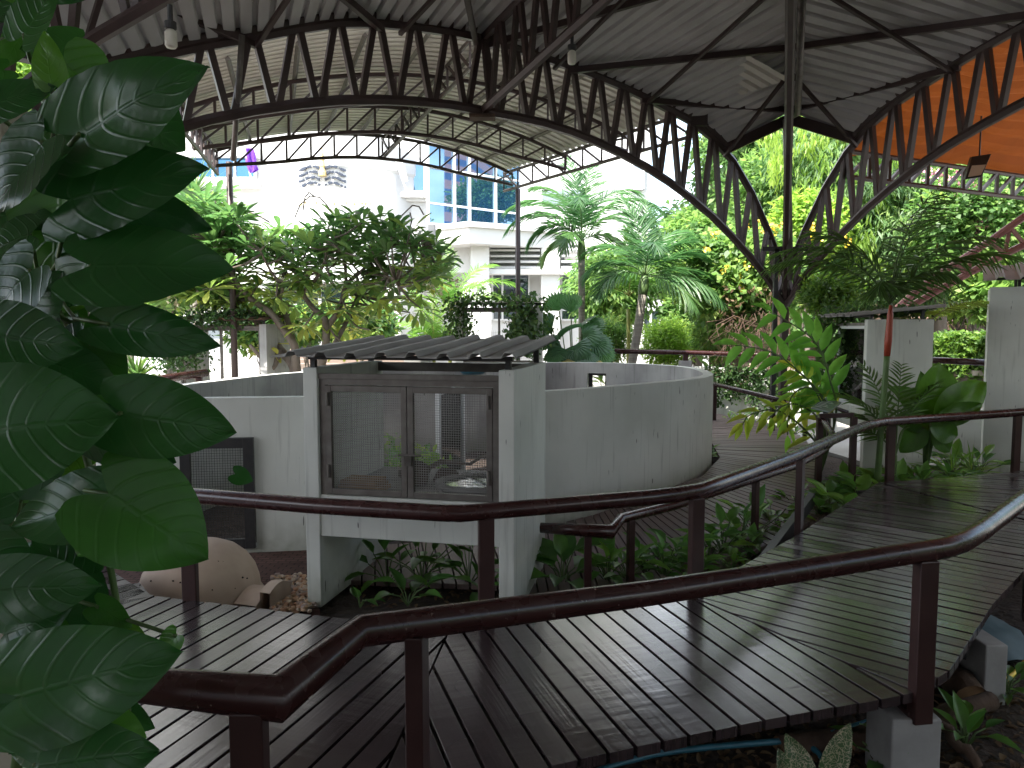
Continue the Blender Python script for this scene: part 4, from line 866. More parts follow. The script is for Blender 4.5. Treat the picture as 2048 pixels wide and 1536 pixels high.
m_ = MB(); m_.hexa([p+Vector((-.11,-.03,-.17)),p+Vector((.03,-.108,-.155)),p+Vector((.03,-.10,-.15)),p+Vector((-.11,-.02,-.165))],[p+Vector((-.06,-.03,.0)),p+Vector((.10,-.108,.0)),p+Vector((.10,-.10,.0)),p+Vector((-.06,-.02,.0))]); m_.build('lens', M['lampglass'], t)
m_ = MB(); m_.tube([p+Vector((.08,.03,.15)), p+Vector((.08,.03,.75))], .012, 6); m_.build('hanger', M['black'], t)
# ================================================================ PLANTS
def bigleaf(m_, B, T, W, tint, face=Vector((0,-1,.45)), fold=.12, droop=.10, roll=0, nr=26, nc=12, rip=.011, heart=.24, nv=7, shape=.62):
    B = Vector(B); T = Vector(T); x = T-B; L = x.length; x.normalize(); nrm = Vector(face); nrm = (nrm-x*nrm.dot(x)).normalized()
    if roll: nrm = Matrix.Rotation(roll, 3, x) @ nrm
    y = nrm.cross(x); rows = []; tl = []
    ph = random.uniform(0,6)
    for i in range(nr+1):
        t = i/nr; w = W/2*1.95*((t+.09)**.42*(1-t)**.88) if heart > .1 else W/2*max(.0, math.sin(math.pi*min(1,(t*.97+.03))**shape))**.75
        if i == nr: w = W*.004
        row = []
        for j in range(nc+1):
            q = -1+2*j/nc; a = abs(q)
            xx = t*L-heart*L*math.sin(min(1,a*1.15)*math.pi*.62)*(1-t)**4
            z = fold*w*(a**1.25)*(1 if t < .9 else .7)-droop*L*(t**2)+rip*L*(w/(W/2))*math.sin((t-.30*a)*2*math.pi*nv)*a**.7*(1-a*.4)-droop*.5*L*a*a*(w/(W/2))*.5
            z += .018*L*math.sin(4*t+q*2.2+ph)+.010*L*math.sin(9*t-q*3+ph*2)
            row.append(B+x*xx+y*(q*w)+nrm*z)
        rows.append(row)
    m_.grid(rows, 0, tint)
    m_.pl = (m_.pl or [])+[(i/nr, -1+2*j/nc, ph) for i in range(nr+1) for j in range(nc+1)]
    return m_

# ---- the climbing vine at the left, close to the lens
vine = thing('climbing_vine', 'large glossy heart-leaved vine climbing a pale post, close at left', 'climbing plant', at(30,1500,1.5))
stem = MB()
main = [at(30,1560,1.45), at(70,1300,1.42), at(20,1100,1.4), at(60,900,1.38), at(40,700,1.4), at(90,560,1.38), at(60,400,1.4), at(110,250,1.38), at(70,100,1.36), at(100,-40,1.35)]
stem.tube([lerp(main[i],main[i+1],j/5) for i in range(len(main)-1) for j in range(5)]+[main[-1]], .012, 8)
s2 = [at(240,1560,1.30), at(255,1420,1.28), at(240,1250,1.27), at(225,1160,1.26), at(195,1000,1.24), at(150,830,1.26), at(150,640,1.28)]
stem.tube(s2, .006, 7)
s3 = [at(-20,560,1.30), at(60,600,1.28), at(150,650,1.25), at(200,700,1.24)]; stem.tube(s3, .004, 6)
s4 = [at(80,760,1.30), at(150,800,1.25), at(200,850,1.22), at(250,830,1.2)]; stem.tube(s4, .004, 6)
for a, b in (((0,470),(60,520)),((0,230),(65,300)),((0,930),(60,985)),((0,1250),(90,1330))):
    stem.tube([at(*a,1.45), at(*b,1.36)], .004, 6)
#        base          tip        width  Y   dY  tint roll
LV = [((158,268),(402,123),150,1.10,-.05,.22,.55), ((140,402),(402,326),142,1.12,-.03,.12,.45), ((182,532),(458,524),150,1.08,.00,.18,-.1), ((225,398),(425,458),78,1.22,.05,.0,.9),
 ((190,490),(128,612),125,1.22,0,.3,.2), ((216,648),(436,690),84,1.12,0,.15,.5), ((242,826),(468,862),132,1.06,0,.30,.1), ((-30,862),(228,832),205,1.0,.02,.32,.35),
 ((190,858),(346,928),96,1.16,0,.02,.8), ((218,988),(414,1118),182,1.04,0,.52,-.1), ((212,1002),(10,1050),120,1.12,0,.25,.2), ((192,1036),(150,1114),82,1.1,0,.55,.1),
 ((38,1392),(352,1308),185,1.0,0,.25,.35), ((-10,1178),(196,1172),110,1.1,0,.2,.3), ((110,1440),(10,1510),120,1.1,0,.12,.3), ((70,1530),(310,1506),150,.98,0,.12,.35),
 ((-20,668),(158,694),112,1.08,0,.15,.5), ((98,724),(238,776),84,1.18,0,.25,.2), ((182,690),(240,800),80,1.22,0,.5,-.3), ((84,284),(-20,420),130,1.1,0,.05,.3),
 ((128,128),(212,210),110,1.24,.03,.72,-.2), ((104,170),(84,58),52,1.15,0,.85,.1), ((48,70),(104,-30),80,1.22,0,.4,0), ((190,300),(60,310),90,1.2,0,.2,.3),
 ((118,370),(100,590),150,1.30,0,.62,-.1), ((60,540),(-40,660),120,1.12,0,.06,.2), ((240,212),(372,296),130,1.2,.03,.28,-.2), ((-30,214),(106,168),74,1.14,0,.2,.3),
 ((10,1268),(136,1216),100,1.12,0,.22,.2), ((90,1250),(140,1300),56,1.14,0,.6,0), ((196,1214),(262,1256),50,1.2,0,.55,.2), ((352,1272),(318,1316),44,1.14,0,.7,.2),
 ((206,1440),(292,1476),56,1.24,0,.75,-.2), ((60,1420),(-30,1300),130,1.16,0,.15,.2), ((250,700),(180,620),96,1.27,0,.45,.2), ((172,770),(244,900),70,1.3,0,.5,0),
 ((130,900),(20,770),110,1.2,0,.12,.3), ((-20,1090),(60,1170),90,1.15,0,.2,.2), ((40,1000),(-40,920),120,1.2,0,.1,.2), ((110,1130),(200,1280),120,1.24,0,.1,.3),
 ((40,640),(120,540),100,1.22,0,.2,.2), ((120,660),(40,800),110,1.24,0,.12,.3), ((160,1150),(60,1080),100,1.22,0,.25,.2), ((60,470),(-30,500),90,1.25,0,.2,.3), ((470,948),(505,962),30,1.6,0,.3,.3)]
for (b, t, w, Y, dY, ti, ro) in LV:
    m_ = MB(); B = at(*b, Y); T = at(*t, Y+dY)
    bigleaf(m_, B, T, w*Y/FPX*1.34, min(1,max(0,ti*.9)), roll=ro*.45, fold=random.uniform(.08,.22), droop=.08, nv=random.choice((6,7,8)))
    k = min(range(len(main)), key=lambda i: (main[i]-B).length)
    m_.build('leaf', LM['pothos'], vine, smooth=True)
    if b != (470,948): stem.tube([main[k], lerp(main[k],B,.5)+Vector((0,0,-.03)), B], .0035, 5)
rg = random.Random(11)
for k in range(66):
    u = rg.uniform(-50,185); v = -60+k*24.6+rg.uniform(-25,25); Y = rg.uniform(1.30,1.42); a = rg.uniform(-.6,3.6); L = rg.uniform(80,150)
    if 60 < v < 720 and rg.random() < .4: continue
    m_ = MB(); B = at(u,v,Y); T = at(u+math.cos(a)*L, v+abs(math.sin(a))*L*.8, Y-.03); bigleaf(m_, B, T, L*.66*Y/FPX, rg.uniform(.1,.85), roll=rg.uniform(-.5,.6), nr=14, nc=8); m_.build('leaf', LM['pothos'], vine, smooth=True)
stem.build('stem', M['greenstem'], vine, smooth=True)
m_ = MB(); a = at(-190,900,1.52); b = at(40,900,1.52); m_.box((a.x,1.52,-.5),(b.x,1.80,2.05)); tag(m_.build('post', M['cream'], origin=(a.x,1.52,-.5), bevel=.006), 'pale cream square post behind the climbing vine at left edge', 'post')
m_ = MB(); a = at(-20,60,1.6); b = at(130,105,1.75); m_.beam(at(-60,62,1.55), at(128,108,1.85), .05, .07); tag(m_.build('beam', M['black'], origin=at(40,80,1.6)), 'dark short beam behind the topmost vine leaves', 'beam')

# ---- palms
def frond(f, m_, base, az, el0, L, droop, nl, ll, lw, tint, hang=.25, V=.35, r0=.014, start=.14, amin=28, amax=72, tpl='blade', az_curve=0, mi=0, twist=None):
    if twist is None: twist = random.uniform(-.55,.55)
    n = 14; p = Vector(base); pts = [p.copy()]; dirs = []
    for i in range(n):
        t = (i+.5)/n; el = el0-droop*t**1.25; a = az+az_curve*t; d = Vector((math.cos(a)*math.cos(el), math.sin(a)*math.cos(el), math.sin(el))); p = p+d*(L/n); pts.append(p.copy()); dirs.append(d)
    m_.tube(pts, [r0*(1-.85*i/n) for i in range(n+1)], 5)
    ts = np.linspace(start, .995, nl); P = []; D = []; Nn = []; LL = []; WW = []
    for sd in (-1, 1):
        for t in ts:
            t = min(.999, t+random.uniform(-.006,.006)); x = t*n; i = min(n-1,int(x)); q = lerp(pts[i],pts[i+1],x-i); d = dirs[i]; side = d.cross(UP).normalized()*sd; up = side.cross(d)*sd
            if up.z < 0: up = -up
            side, up = side*math.cos(twist)+up*(math.sin(twist)*sd), up*math.cos(twist)-side*(math.sin(twist)*sd)
            ang = R(amax+(amin-amax)*t)+random.uniform(-.12,.12); v = d*math.cos(ang)+side*math.sin(ang)+up*(V*(1-t*.5)+random.uniform(-.12,.12))-UP*hang*random.uniform(.6,1.5)
            s = math.sin(math.pi*(.14+.80*((t-start)/(1-start))**.9)); LLn = ll*(.35+.65*s)*random.uniform(.93,1.07)
            P.append(q); D.append(v); Nn.append(up*1.0+side*-.25); LL.append(LLn); WW.append(lw*(.6+.4*s))
    f.add(P, D, Nn, LL, WW, np.clip(np.array([tint]*len(P))+RNG.normal(0,.07,len(P)),0,1), tpl, mi)
def palm(name, label, base, top, r, fr, leafm, stemm, cat='palm', crown=None, barkm='palmbark', lean=None):
    t = thing(name, label, cat, base); f = Fol(); m_ = MB()
    for a in fr: frond(f, m_, *a[0], **a[1])
    f.build('crown', LM[leafm], t); m_.build('frond_stem', M[stemm], t, smooth=True)
    m_ = MB(); pts = [lerp(Vector(base),Vector(top),i/12)+(Vector(lean)*math.sin(math.pi*i/12) if lean else Vector((0,0,0))) for i in range(13)]
    m_.tube(pts, [r*(1.25-.35*min(1,i/4))*(1+.03*math.sin(i*2.2)) for i in range(13)], 12); m_.build('trunk', M[barkm], t, smooth=True)
    if crown:
        m_ = MB(); c0 = Vector(top); c1 = Vector(top)+(pts[-1]-pts[-2]).normalized()*crown[0]; m_.tube([c0, lerp(c0,c1,.3), lerp(c0,c1,.8), c1], [r*.95, r*1.15, r*.9, r*.55], 12); m_.build('crownshaft', M[crown[1]], t, smooth=True)
    return t
def fr(base, azd, eld, L, dr, nl=44, ll=.5, lw=.032, tint=.35, **k): return ((base, R(azd), R(eld), L, R(dr), nl, ll, lw, tint), k)
b0 = at(1165,800,17); tp = at(1163,520,17); c = tp+UP*.42
palm('foxtail_palm', 'tall slim palm with arching feathery crown beside the building, left of the leaning one', (b0.x,b0.y,-.4), tp, .085,
    [fr(c,190,58,2.0,112,44,.64,.040,0.3,hang=.35,V=.2,amax=56,amin=16), fr(c,176,72,2.1,108,44,.64,.040,0.35,hang=.35,V=.2,amax=56,amin=16), fr(c,140,80,2.1,80,44,.64,.040,0.4,hang=.35,V=.2,amax=56,amin=16), fr(c,110,86,2.1,35,44,.64,.040,0.35,hang=.35,V=.2,amax=56,amin=16), fr(c,70,84,2.2,48,44,.64,.040,0.35,hang=.35,V=.2,amax=56,amin=16), fr(c,30,76,2.2,85,44,.64,.040,0.3,hang=.35,V=.2,amax=56,amin=16), fr(c,8,70,2.3,108,44,.64,.040,0.4,hang=.35,V=.2,amax=56,amin=16), fr(c,350,58,2.0,115,44,.64,.040,0.35,hang=.35,V=.2,amax=56,amin=16), fr(c,262,74,1.8,110,44,.64,.040,0.2,hang=.35,V=.2,amax=56,amin=16), fr(c,208,44,1.6,110,44,.64,.040,0.3,hang=.35,V=.2,amax=56,amin=16), fr(c,325,25,1.3,90,44,.64,.040,0.6,hang=.35,V=.2,amax=56,amin=16), fr(c,245,30,1.2,95,44,.64,.040,0.55,hang=.35,V=.2,amax=56,amin=16), fr(c,200,15,1.1,90,44,.64,.040,0.75,hang=.35,V=.2,amax=56,amin=16)], 'palm', 'greenstem', crown=(.5,'greenstem'))
b0 = at(1235,800,15.6); tp = at(1285,590,15.8); c = tp+UP*.38+Vector((.05,0,0))
palm('foxtail_palm', 'palm with leaning ringed grey trunk in front of the bright garden', (b0.x,b0.y,-.4), tp, .10,
    [fr(c,188,48,1.5,110,44,.62,.038,0.3,hang=.35,V=.2,amax=56,amin=16), fr(c,168,70,1.6,108,44,.62,.038,0.35,hang=.35,V=.2,amax=56,amin=16), fr(c,120,84,1.9,42,44,.62,.038,0.32,hang=.35,V=.2,amax=56,amin=16), fr(c,80,82,1.9,40,44,.62,.038,0.4,hang=.35,V=.2,amax=56,amin=16), fr(c,35,74,1.8,80,44,.62,.038,0.35,hang=.35,V=.2,amax=56,amin=16), fr(c,12,66,1.9,105,44,.62,.038,0.35,hang=.35,V=.2,amax=56,amin=16), fr(c,355,50,1.8,105,44,.62,.038,0.35,hang=.35,V=.2,amax=56,amin=16), fr(c,350,25,1.8,80,44,.62,.038,0.35,hang=.35,V=.2,amax=56,amin=16), fr(c,338,8,1.7,60,44,.62,.038,0.4,hang=.35,V=.2,amax=56,amin=16), fr(c,270,70,1.5,108,44,.62,.038,0.2,hang=.35,V=.2,amax=56,amin=16), fr(c,320,0,1.3,65,44,.62,.038,0.6,hang=.35,V=.2,amax=56,amin=16), fr(c,205,22,1.3,90,44,.62,.038,0.45,hang=.35,V=.2,amax=56,amin=16)], 'palm', 'greenstem', crown=(.42,'greenstem'), lean=(.06,0,0))
b0 = at(1257,760,17.5); tp = at(1257,618,17.5); c = tp+UP*.3
palm('golden_palm', 'small yellow-green palm between the two tall palms', (b0.x,b0.y,-.4), tp, .05,
    [fr(c,95,86,1.6,12,36,.35,.045,.35,V=.1,hang=.1), fr(c,180,55,1.3,85,36,.38,.04,.4), fr(c,150,72,1.4,70,36,.38,.04,.5), fr(c,20,70,1.4,70,36,.38,.04,.45), fr(c,0,50,1.3,85,36,.38,.04,.4), fr(c,200,35,1.2,85,36,.36,.04,.55), fr(c,330,40,1.2,85,36,.36,.04,.35), fr(c,270,70,1.0,90,34,.34,.04,.4)], 'palmlight', 'yellowstem', barkm='yellowstem')
b0 = at(900,720,17.5); tp = at(900,650,17.5)
palm('golden_palm', 'bright fountain-shaped palm in front of the building windows', (b0.x,b0.y,-.4), tp, .05,
    [fr(tp+UP*.3,a,e,l,d,34,.36,.035,ti) for a,e,l,d,ti in ((175,70,1.7,85,.35),(150,82,1.9,50,.3),(100,80,1.9,40,.4),(40,72,1.9,70,.35),(10,60,2.0,95,.3),(350,42,1.7,85,.5),(190,45,1.5,85,.45),(270,65,1.3,90,.3),(310,60,1.5,90,.4),(230,60,1.4,90,.35))], 'palmlight', 'yellowstem', barkm='yellowstem')
b0 = at(868,735,16.2); tp = at(868,700,16.2)
palm('golden_palm', 'low bushy golden palm under the mushroom garden lamp', (b0.x,b0.y,-.4), tp, .04,
    [fr(tp+UP*.1,a,e,l,d,26,.28,.03,ti) for a,e,l,d,ti in ((175,65,.95,75,.5),(150,80,1.1,40,.6),(60,80,1.1,40,.6),(10,65,1.0,75,.5),(350,40,.8,70,.4),(200,40,.8,70,.45),(270,70,.9,70,.5),(320,60,.8,80,.5),(100,85,1.2,20,.5),(230,60,.8,80,.4))], 'palmlight', 'yellowstem', barkm='yellowstem')
# red-stemmed sealing wax palm
b0 = at(1755,925,8.25); tp = at(1774,712,8.15); c = at(1779,606,8.1)
t = palm('sealing_wax_palm', 'slender palm with a bright red crownshaft in front of the glass-fronted cage', (b0.x,b0.y,-.2), tp, .034,
    [fr(c,184,46,1.45,66,23,.44,.030,0.35,hang=.5,V=.2,amax=60,amin=24), fr(c,177,60,1.45,82,23,.44,.030,0.3,hang=.5,V=.2,amax=60,amin=24), fr(c,150,76,1.2,70,23,.44,.030,0.25,hang=.5,V=.2,amax=60,amin=24), fr(c,25,84,1.5,52,23,.44,.030,0.25,hang=.5,V=.2,amax=60,amin=24), fr(c,30,76,1.5,46,23,.44,.030,0.3,hang=.5,V=.2,amax=60,amin=24), fr(c,6,62,1.5,72,23,.44,.030,0.35,hang=.5,V=.2,amax=60,amin=24), fr(c,358,48,1.45,62,23,.44,.030,0.3,hang=.5,V=.2,amax=60,amin=24), fr(c,300,58,0.8,85,23,.44,.030,0.2,hang=.5,V=.2,amax=60,amin=24), fr(c,235,46,0.8,85,23,.44,.030,0.2,hang=.5,V=.2,amax=60,amin=24)], 'palmdark', 'greenstem', barkm='greenstem', crown=(.55,'redshaft'))
f = Fol(); m_ = MB()
yf = at(1880,612,9.6); t = thing('yellow_frond', 'single yellowing palm frond above the hedge', 'palm frond', yf)
frond(f, m_, at(1858,640,9.6), R(12), R(32), .95, R(40), 22, .26, .04, .6, hang=.3); frond(f, m_, at(1800,636,9.7), R(5), R(10), .62, R(10), 18, .2, .035, .7, hang=.4)
f.build('crown', LM['lime'], t); m_.build('frond_stem', M['yellowstem'], t)

# ---- fan palm clump
t = thing('fan_palm', 'dark green fan palm with round pleated leaves beside the creeper-covered cage', 'fan palm', (*at(1150,760,14.6)[:2],-.4))
def fan(m_, tip, d, nrm, rad, spread, tint, nseg=13):
    d = Vector(d).normalized(); nrm = Vector(nrm); nrm = (nrm-d*nrm.dot(d)).normalized(); y = nrm.cross(d); rows = []
    for i in range(nseg*2+1):
        a = R(-spread+2*spread*i/(nseg*2)); z = (.045 if i%2 else 0)*rad; rr = rad*(1-.20*(i%2))*(.92+.08*math.cos(a))
        dir_ = d*math.cos(a)+y*math.sin(a); rows.append([tip+dir_*(rr*q)+nrm*(z*2*q-.22*rad*q*q) for q in (.02,.35,.7,1)])
    m_.grid(rows, 0, tint)
st = MB(); g0 = Vector(t['_o'])
for k,(u,v,Y,r_,sp,dx,dz,ti) in enumerate(((1118,622,14.7,.40,70,-.35,1,.42),(1142,625,14.6,.42,72,.25,1,.45),(1165,668,14.3,.40,95,.9,.1,.35),(1188,684,14.4,.40,90,1,-.2,.22),(1150,690,14.0,.36,100,.2,-.3,.12),(1118,682,14.2,.36,95,-.8,-.1,.10),(1135,700,13.9,.34,100,-.1,-.5,.05),(1172,706,14.1,.34,95,.7,-.5,.2),(1105,655,14.5,.36,85,-.9,.35,.2),(1200,700,14.6,.38,80,1,-.5,.5),(1165,645,14.7,.38,85,.7,.6,.32),(1160,722,13.9,.30,95,.4,-.6,.1),(1128,716,13.9,.30,95,-.4,-.6,.9),(1186,722,14.0,.26,80,.7,-.6,.95),(1140,660,14.1,.34,95,-.3,.2,.15),(1180,655,14.6,.34,85,.9,.5,.38),(1112,705,13.9,.30,95,-.7,-.5,.3))):
    m_ = MB(); p = at(u,v,Y); fan(m_, p, (dx,-.3+random.uniform(-.3,.3),dz), (dx*.5+random.uniform(-.4,.4),-.6,.6+random.uniform(-.3,.4)), r_, sp, ti); m_.build('leaf', LM['fan'], t); st.tube([g0, lerp(g0,p,.6)+UP*.1, p], .012, 5)
st.build('leaf_stalk', M['greenstem'], t)

# ---- frangipani
ft = thing('frangipani_tree', 'spreading frangipani tree with bare grey forked limbs and paddle leaves behind the pen', 'tree', (*at(590,800,13.6)[:2],-.4))
m_ = MB(); YF = 13.6
def bp(u, v, dy=0): return at(u, v, YF+dy)
limbs = [([(590,800),(588,735),(560,700),(520,650),(490,620),(455,580),(420,555),(385,545)],(.10,.03),.2), ([(600,800),(592,730),(588,690),(560,650),(540,625),(505,600),(470,560),(455,520),(440,480)],(.09,.025),-.3),
 ([(640,810),(640,740),(650,700),(652,660),(648,635),(625,615),(605,585),(590,540)],(.10,.03),.0), ([(650,700),(655,655),(668,635),(685,600),(692,570),(720,545),(745,520)],(.07,.025),.1), ([(560,700),(545,735),(522,715),(500,690)],(.06,.03),-.3),
 ([(588,690),(575,640),(560,605),(565,560),(575,520)],(.06,.02),.4), ([(668,690),(690,650),(700,625),(715,590)],(.05,.02),.5), ([(505,600),(480,600),(450,610),(430,570)],(.045,.02),.5), ([(605,585),(630,560),(650,520),(655,480)],(.04,.018),-.4), ([(692,570),(690,530),(680,490),(690,460)],(.035,.016),.3), ([(720,545),(760,550),(790,560),(800,590)],(.03,.014),-.6),
 ([(745,520),(780,495),(820,485),(850,480)],(.03,.014),.0), ([(470,560),(440,545),(400,500),(380,460)],(.035,.016),.3), ([(540,625),(565,580),(540,540),(520,500)],(.035,.016),-.6)]
ends = []
for pts, (ra, rb), dy in limbs:
    P = [bp(u,v,dy*i/len(pts)*2) for i,(u,v) in enumerate(pts)]; P2 = catmull(P, 4, False); m_.tube(P2, [ra+(rb-ra)*i/(len(P2)-1) for i in range(len(P2))], 9); ends += P2[len(P2)//2:]
tw = MB()
for pts in ([(606,420),(610,395),(618,385),(628,392)],[(590,435),(600,410),(620,392),(640,395),(655,412),(664,425)],[(690,440),(712,428),(728,422),(735,415),(740,425),(748,435)],[(790,445),(815,420),(825,411),(838,413),(848,430)],[(820,425),(824,440),(820,455)],[(470,425),(500,425),(520,433),(540,445)]):
    tw.tube([bp(u,v) for u,v in pts], .012, 5)
f = Fol(); rg = random.Random(21)
topc = [(290,440),(340,400),(400,390),(450,385),(500,465),(560,450),(600,445),(650,440),(700,432),(760,430),(800,445),(850,450),(890,480),(900,500)]
botc = [(290,560),(340,600),(400,580),(450,570),(500,565),(600,560),(700,560),(800,565),(890,545),(900,540)]
ros = []
for k in range(250):
    u = rg.uniform(290,885) if k % 4 else rg.uniform(290,480); v0 = interp(topc,u); v1 = interp(botc,u); v = v0+12+(v1-v0)*rg.random()**1.05; ros.append((u,v,YF+rg.uniform(-1.1,1.3),0))
for k in range(55): ros.append((rg.uniform(330,870), rg.uniform(535,625), YF+rg.uniform(-.6,1.3), .12))
for u,v in ((795,600),(820,625),(770,605),(735,640),(700,660),(640,640),(690,690),(535,690),(560,700),(740,660),(470,600),(520,660),(610,650),(385,580),(330,600),(715,620),(680,650),(560,640),(860,560),(845,585)): ros.append((u,v,YF+rg.uniform(-.4,1.2),.35))
for u,v,Y,yl in ros:
    p = at(u,v,Y); e = min(ends, key=lambda q: (q-p).length)
    d0 = (p-e); 
    tw.tube([e, lerp(e,p,.5)+Vector((0,0,-.08*d0.length)), p], [.022,.018,.014], 5)
    nn = rg.randint(9,14); az = np.array([2*math.pi*i/nn*1.0+rg.uniform(-.2,.2) for i in range(nn)]); el = RNG.uniform(-.25,.95,nn)-.3*(yl>0)-(.25 if v > 540 else 0)
    dd = np.stack([np.cos(az)*np.cos(el), np.sin(az)*np.cos(el), np.sin(el)],1); nr = np.stack([-np.cos(az)*np.sin(el),-np.sin(az)*np.sin(el),np.cos(el)],1)
    f.add(np.tile(np.array(p),(nn,1))+dd*.04, dd, nr, RNG.uniform(.28,.46,nn), RNG.uniform(.09,.135,nn), np.clip(rg.uniform(.0,.5)+yl+(.25 if v>530 else 0)+RNG.normal(0,.1,nn),0,1), 'paddle')
m_.build('trunk', M['bark'], ft, smooth=True); tw.build('twigs', M['bark'], ft, smooth=True); f.build('crown', LM['frangi'], ft)
fl = Fol()
for u,v in ((905,560),(912,566),(860,575),(875,580),(868,570),(640,575),(560,560),(345,600),(350,607)):
    p = at(u,v,YF-.3); fl.add(np.tile(np.array(p),(10,1))+RNG.normal(0,.05,(10,3)), rdir(10), rdir(10,.5), .07, .05, .5, 'ovate')
fl.build('blossom', M['whiteflower'], ft)

# ---- creepers
def creeper(name, label, pts, n, spread, size, lm='ivy', cat='creeper', hang=.6, tint=(.1,.8), stems=True):
    o = pts[0][0]; t = thing(name, label, cat, o); f = Fol(); m_ = MB()
    tot = sum((Vector(b)-Vector(a)).length for a,b in pts)
    for a,b in pts:
        a = Vector(a); b = Vector(b); k = max(4,int(n*(b-a).length/tot)); tt = RNG.random(k)
        pos = np.array(a)[None]+(np.array(b)-np.array(a))[None]*tt[:,None]+RNG.normal(0,1,(k,3))*np.array(spread)
        d = rdir(k); d[:,2] -= hang; nr = rdir(k)*.7+np.array((0,-.7,.4))
        L = size*rnd(.6,1.3,k); f.add(pos, d, nr, L, L*.75, rnd(tint[0],tint[1],k), 'ovate')
        if stems:
            for _ in range(5): 
                q = lerp(a,b,random.random()); m_.tube([q+Vector((random.gauss(0,spread[0]),random.gauss(0,spread[1]),random.gauss(0,spread[2]))) for _ in range(3)], .004, 4)
    f.build('foliage', LM[lm], t)
    if stems: m_.build('stems', M['dryroot'], t)
    return t
cY = 13.8
creeper('creeper', 'leafy creeper hanging on the right side of the open cage near the fan palm', [(at(1052,600,cY),at(1060,700,cY)),(at(1070,610,14.2),at(1085,690,14.2)),(at(1035,640,cY),at(1040,690,cY))], 1500, (.13,.2,.12), .085)
creeper('creeper', 'thin creeper on the left side of the open cage near the fan palm', [(at(903,610,cY),at(905,700,cY)),(at(925,615,cY),at(935,675,cY)),(at(900,602,cY),at(1050,600,cY))], 800, (.09,.15,.08), .07)
creeper('creeper', 'dense dark creeper hanging from the rusty cage roof at left', [(at(330,640,13.2),at(345,740,13.2)),(at(365,650,13.2),at(385,730,13.2)),(at(380,636,13.2),at(500,632,13.3))], 1700, (.16,.2,.08), .07, tint=(0,.5))
creeper('creeper', 'green creeper climbing the left corner of the glass-fronted cage', [(at(1650,630,10.6),at(1655,790,10.6)),(at(1640,640,10.7),at(1660,700,10.5)),(at(1665,622,10.4),at(1840,625,9.7)),(at(1700,640,10.3),at(1680,720,10.6))], 1700, (.10,.15,.09), .06)

# ---- wall behind the far railing, with hanging growth
wl = MB(); wa, wb, wc = at(1230,800,16.0), at(1430,800,15.6), at(1668,800,14.0)
def wallstrip(mb, a, b, z0, z1, th):
    a = Vector((a.x,a.y,0)); b = Vector((b.x,b.y,0)); d = (b-a).normalized(); e = Vector((-d.y,d.x,0))*th
    mb.hexa([a+UP*z0,b+UP*z0,b+e+UP*z0,a+e+UP*z0],[a+UP*z1,b+UP*z1,b+e+UP*z1,a+e+UP*z1])
wallstrip(wl, wa, wb, -.5, .78, .2); wallstrip(wl, wb+Vector((.002,0,0)), wc, -.5, .76, .2)
tag(wl.build('garden_wall', M['white'], origin=(wb.x,wb.y,-.5)), 'low white wall hung with creeper behind the far handrail', 'wall')
m_ = MB(); p = at(1371,705,15.2); m_.box((p.x-.11,p.y-.08,.3),(p.x+.11,p.y+.12,.93)); tag(m_.build('footing_stub', M['concrete'], origin=(p.x,p.y,.3)), 'small grey concrete block under the straight far handrail', 'footing')
hp = []
for k in range(26):
    u = random.uniform(1420,1560); hp.append((at(u,735,15.35-.011*(u-1420)*.6), at(u+random.uniform(-10,10),755+random.random()**1.5*75,15.3-.011*(u-1420)*.6)))
creeper('creeper', 'strands of creeper hanging down the low white wall', hp, 2300, (.07,.05,.05), .07, tint=(0,.55))
rw = MB(); wallstrip(rw, at(1830,800,11.6), at(2100,800,10.6), -.5, .38, .18); tag(rw.build('garden_wall', M['white'], origin=at(1900,800,11.2)), 'low stained white wall behind the broad-leaved plant at right', 'wall')
bw = MB(); wallstrip(bw, at(1830,750,15.5), at(2100,750,14.5), -.4, .72, .2); tag(bw.build('garden_wall', M['brickwall'], origin=at(1900,750,15)), 'orange brick garden wall below the hedge', 'wall')
m_ = MB(); p = at(1963,755,14.9); m_.box((p.x-.10,p.y-.25,-.3),(p.x+.10,p.y-.03,.66)); m_.box((p.x-.35,p.y-.27,.66),(p.x+.3,p.y+.0,.76)); tag(m_.build('wall_pier', M['cream'], origin=p), 'small yellow capped pier on the orange brick wall', 'pier')

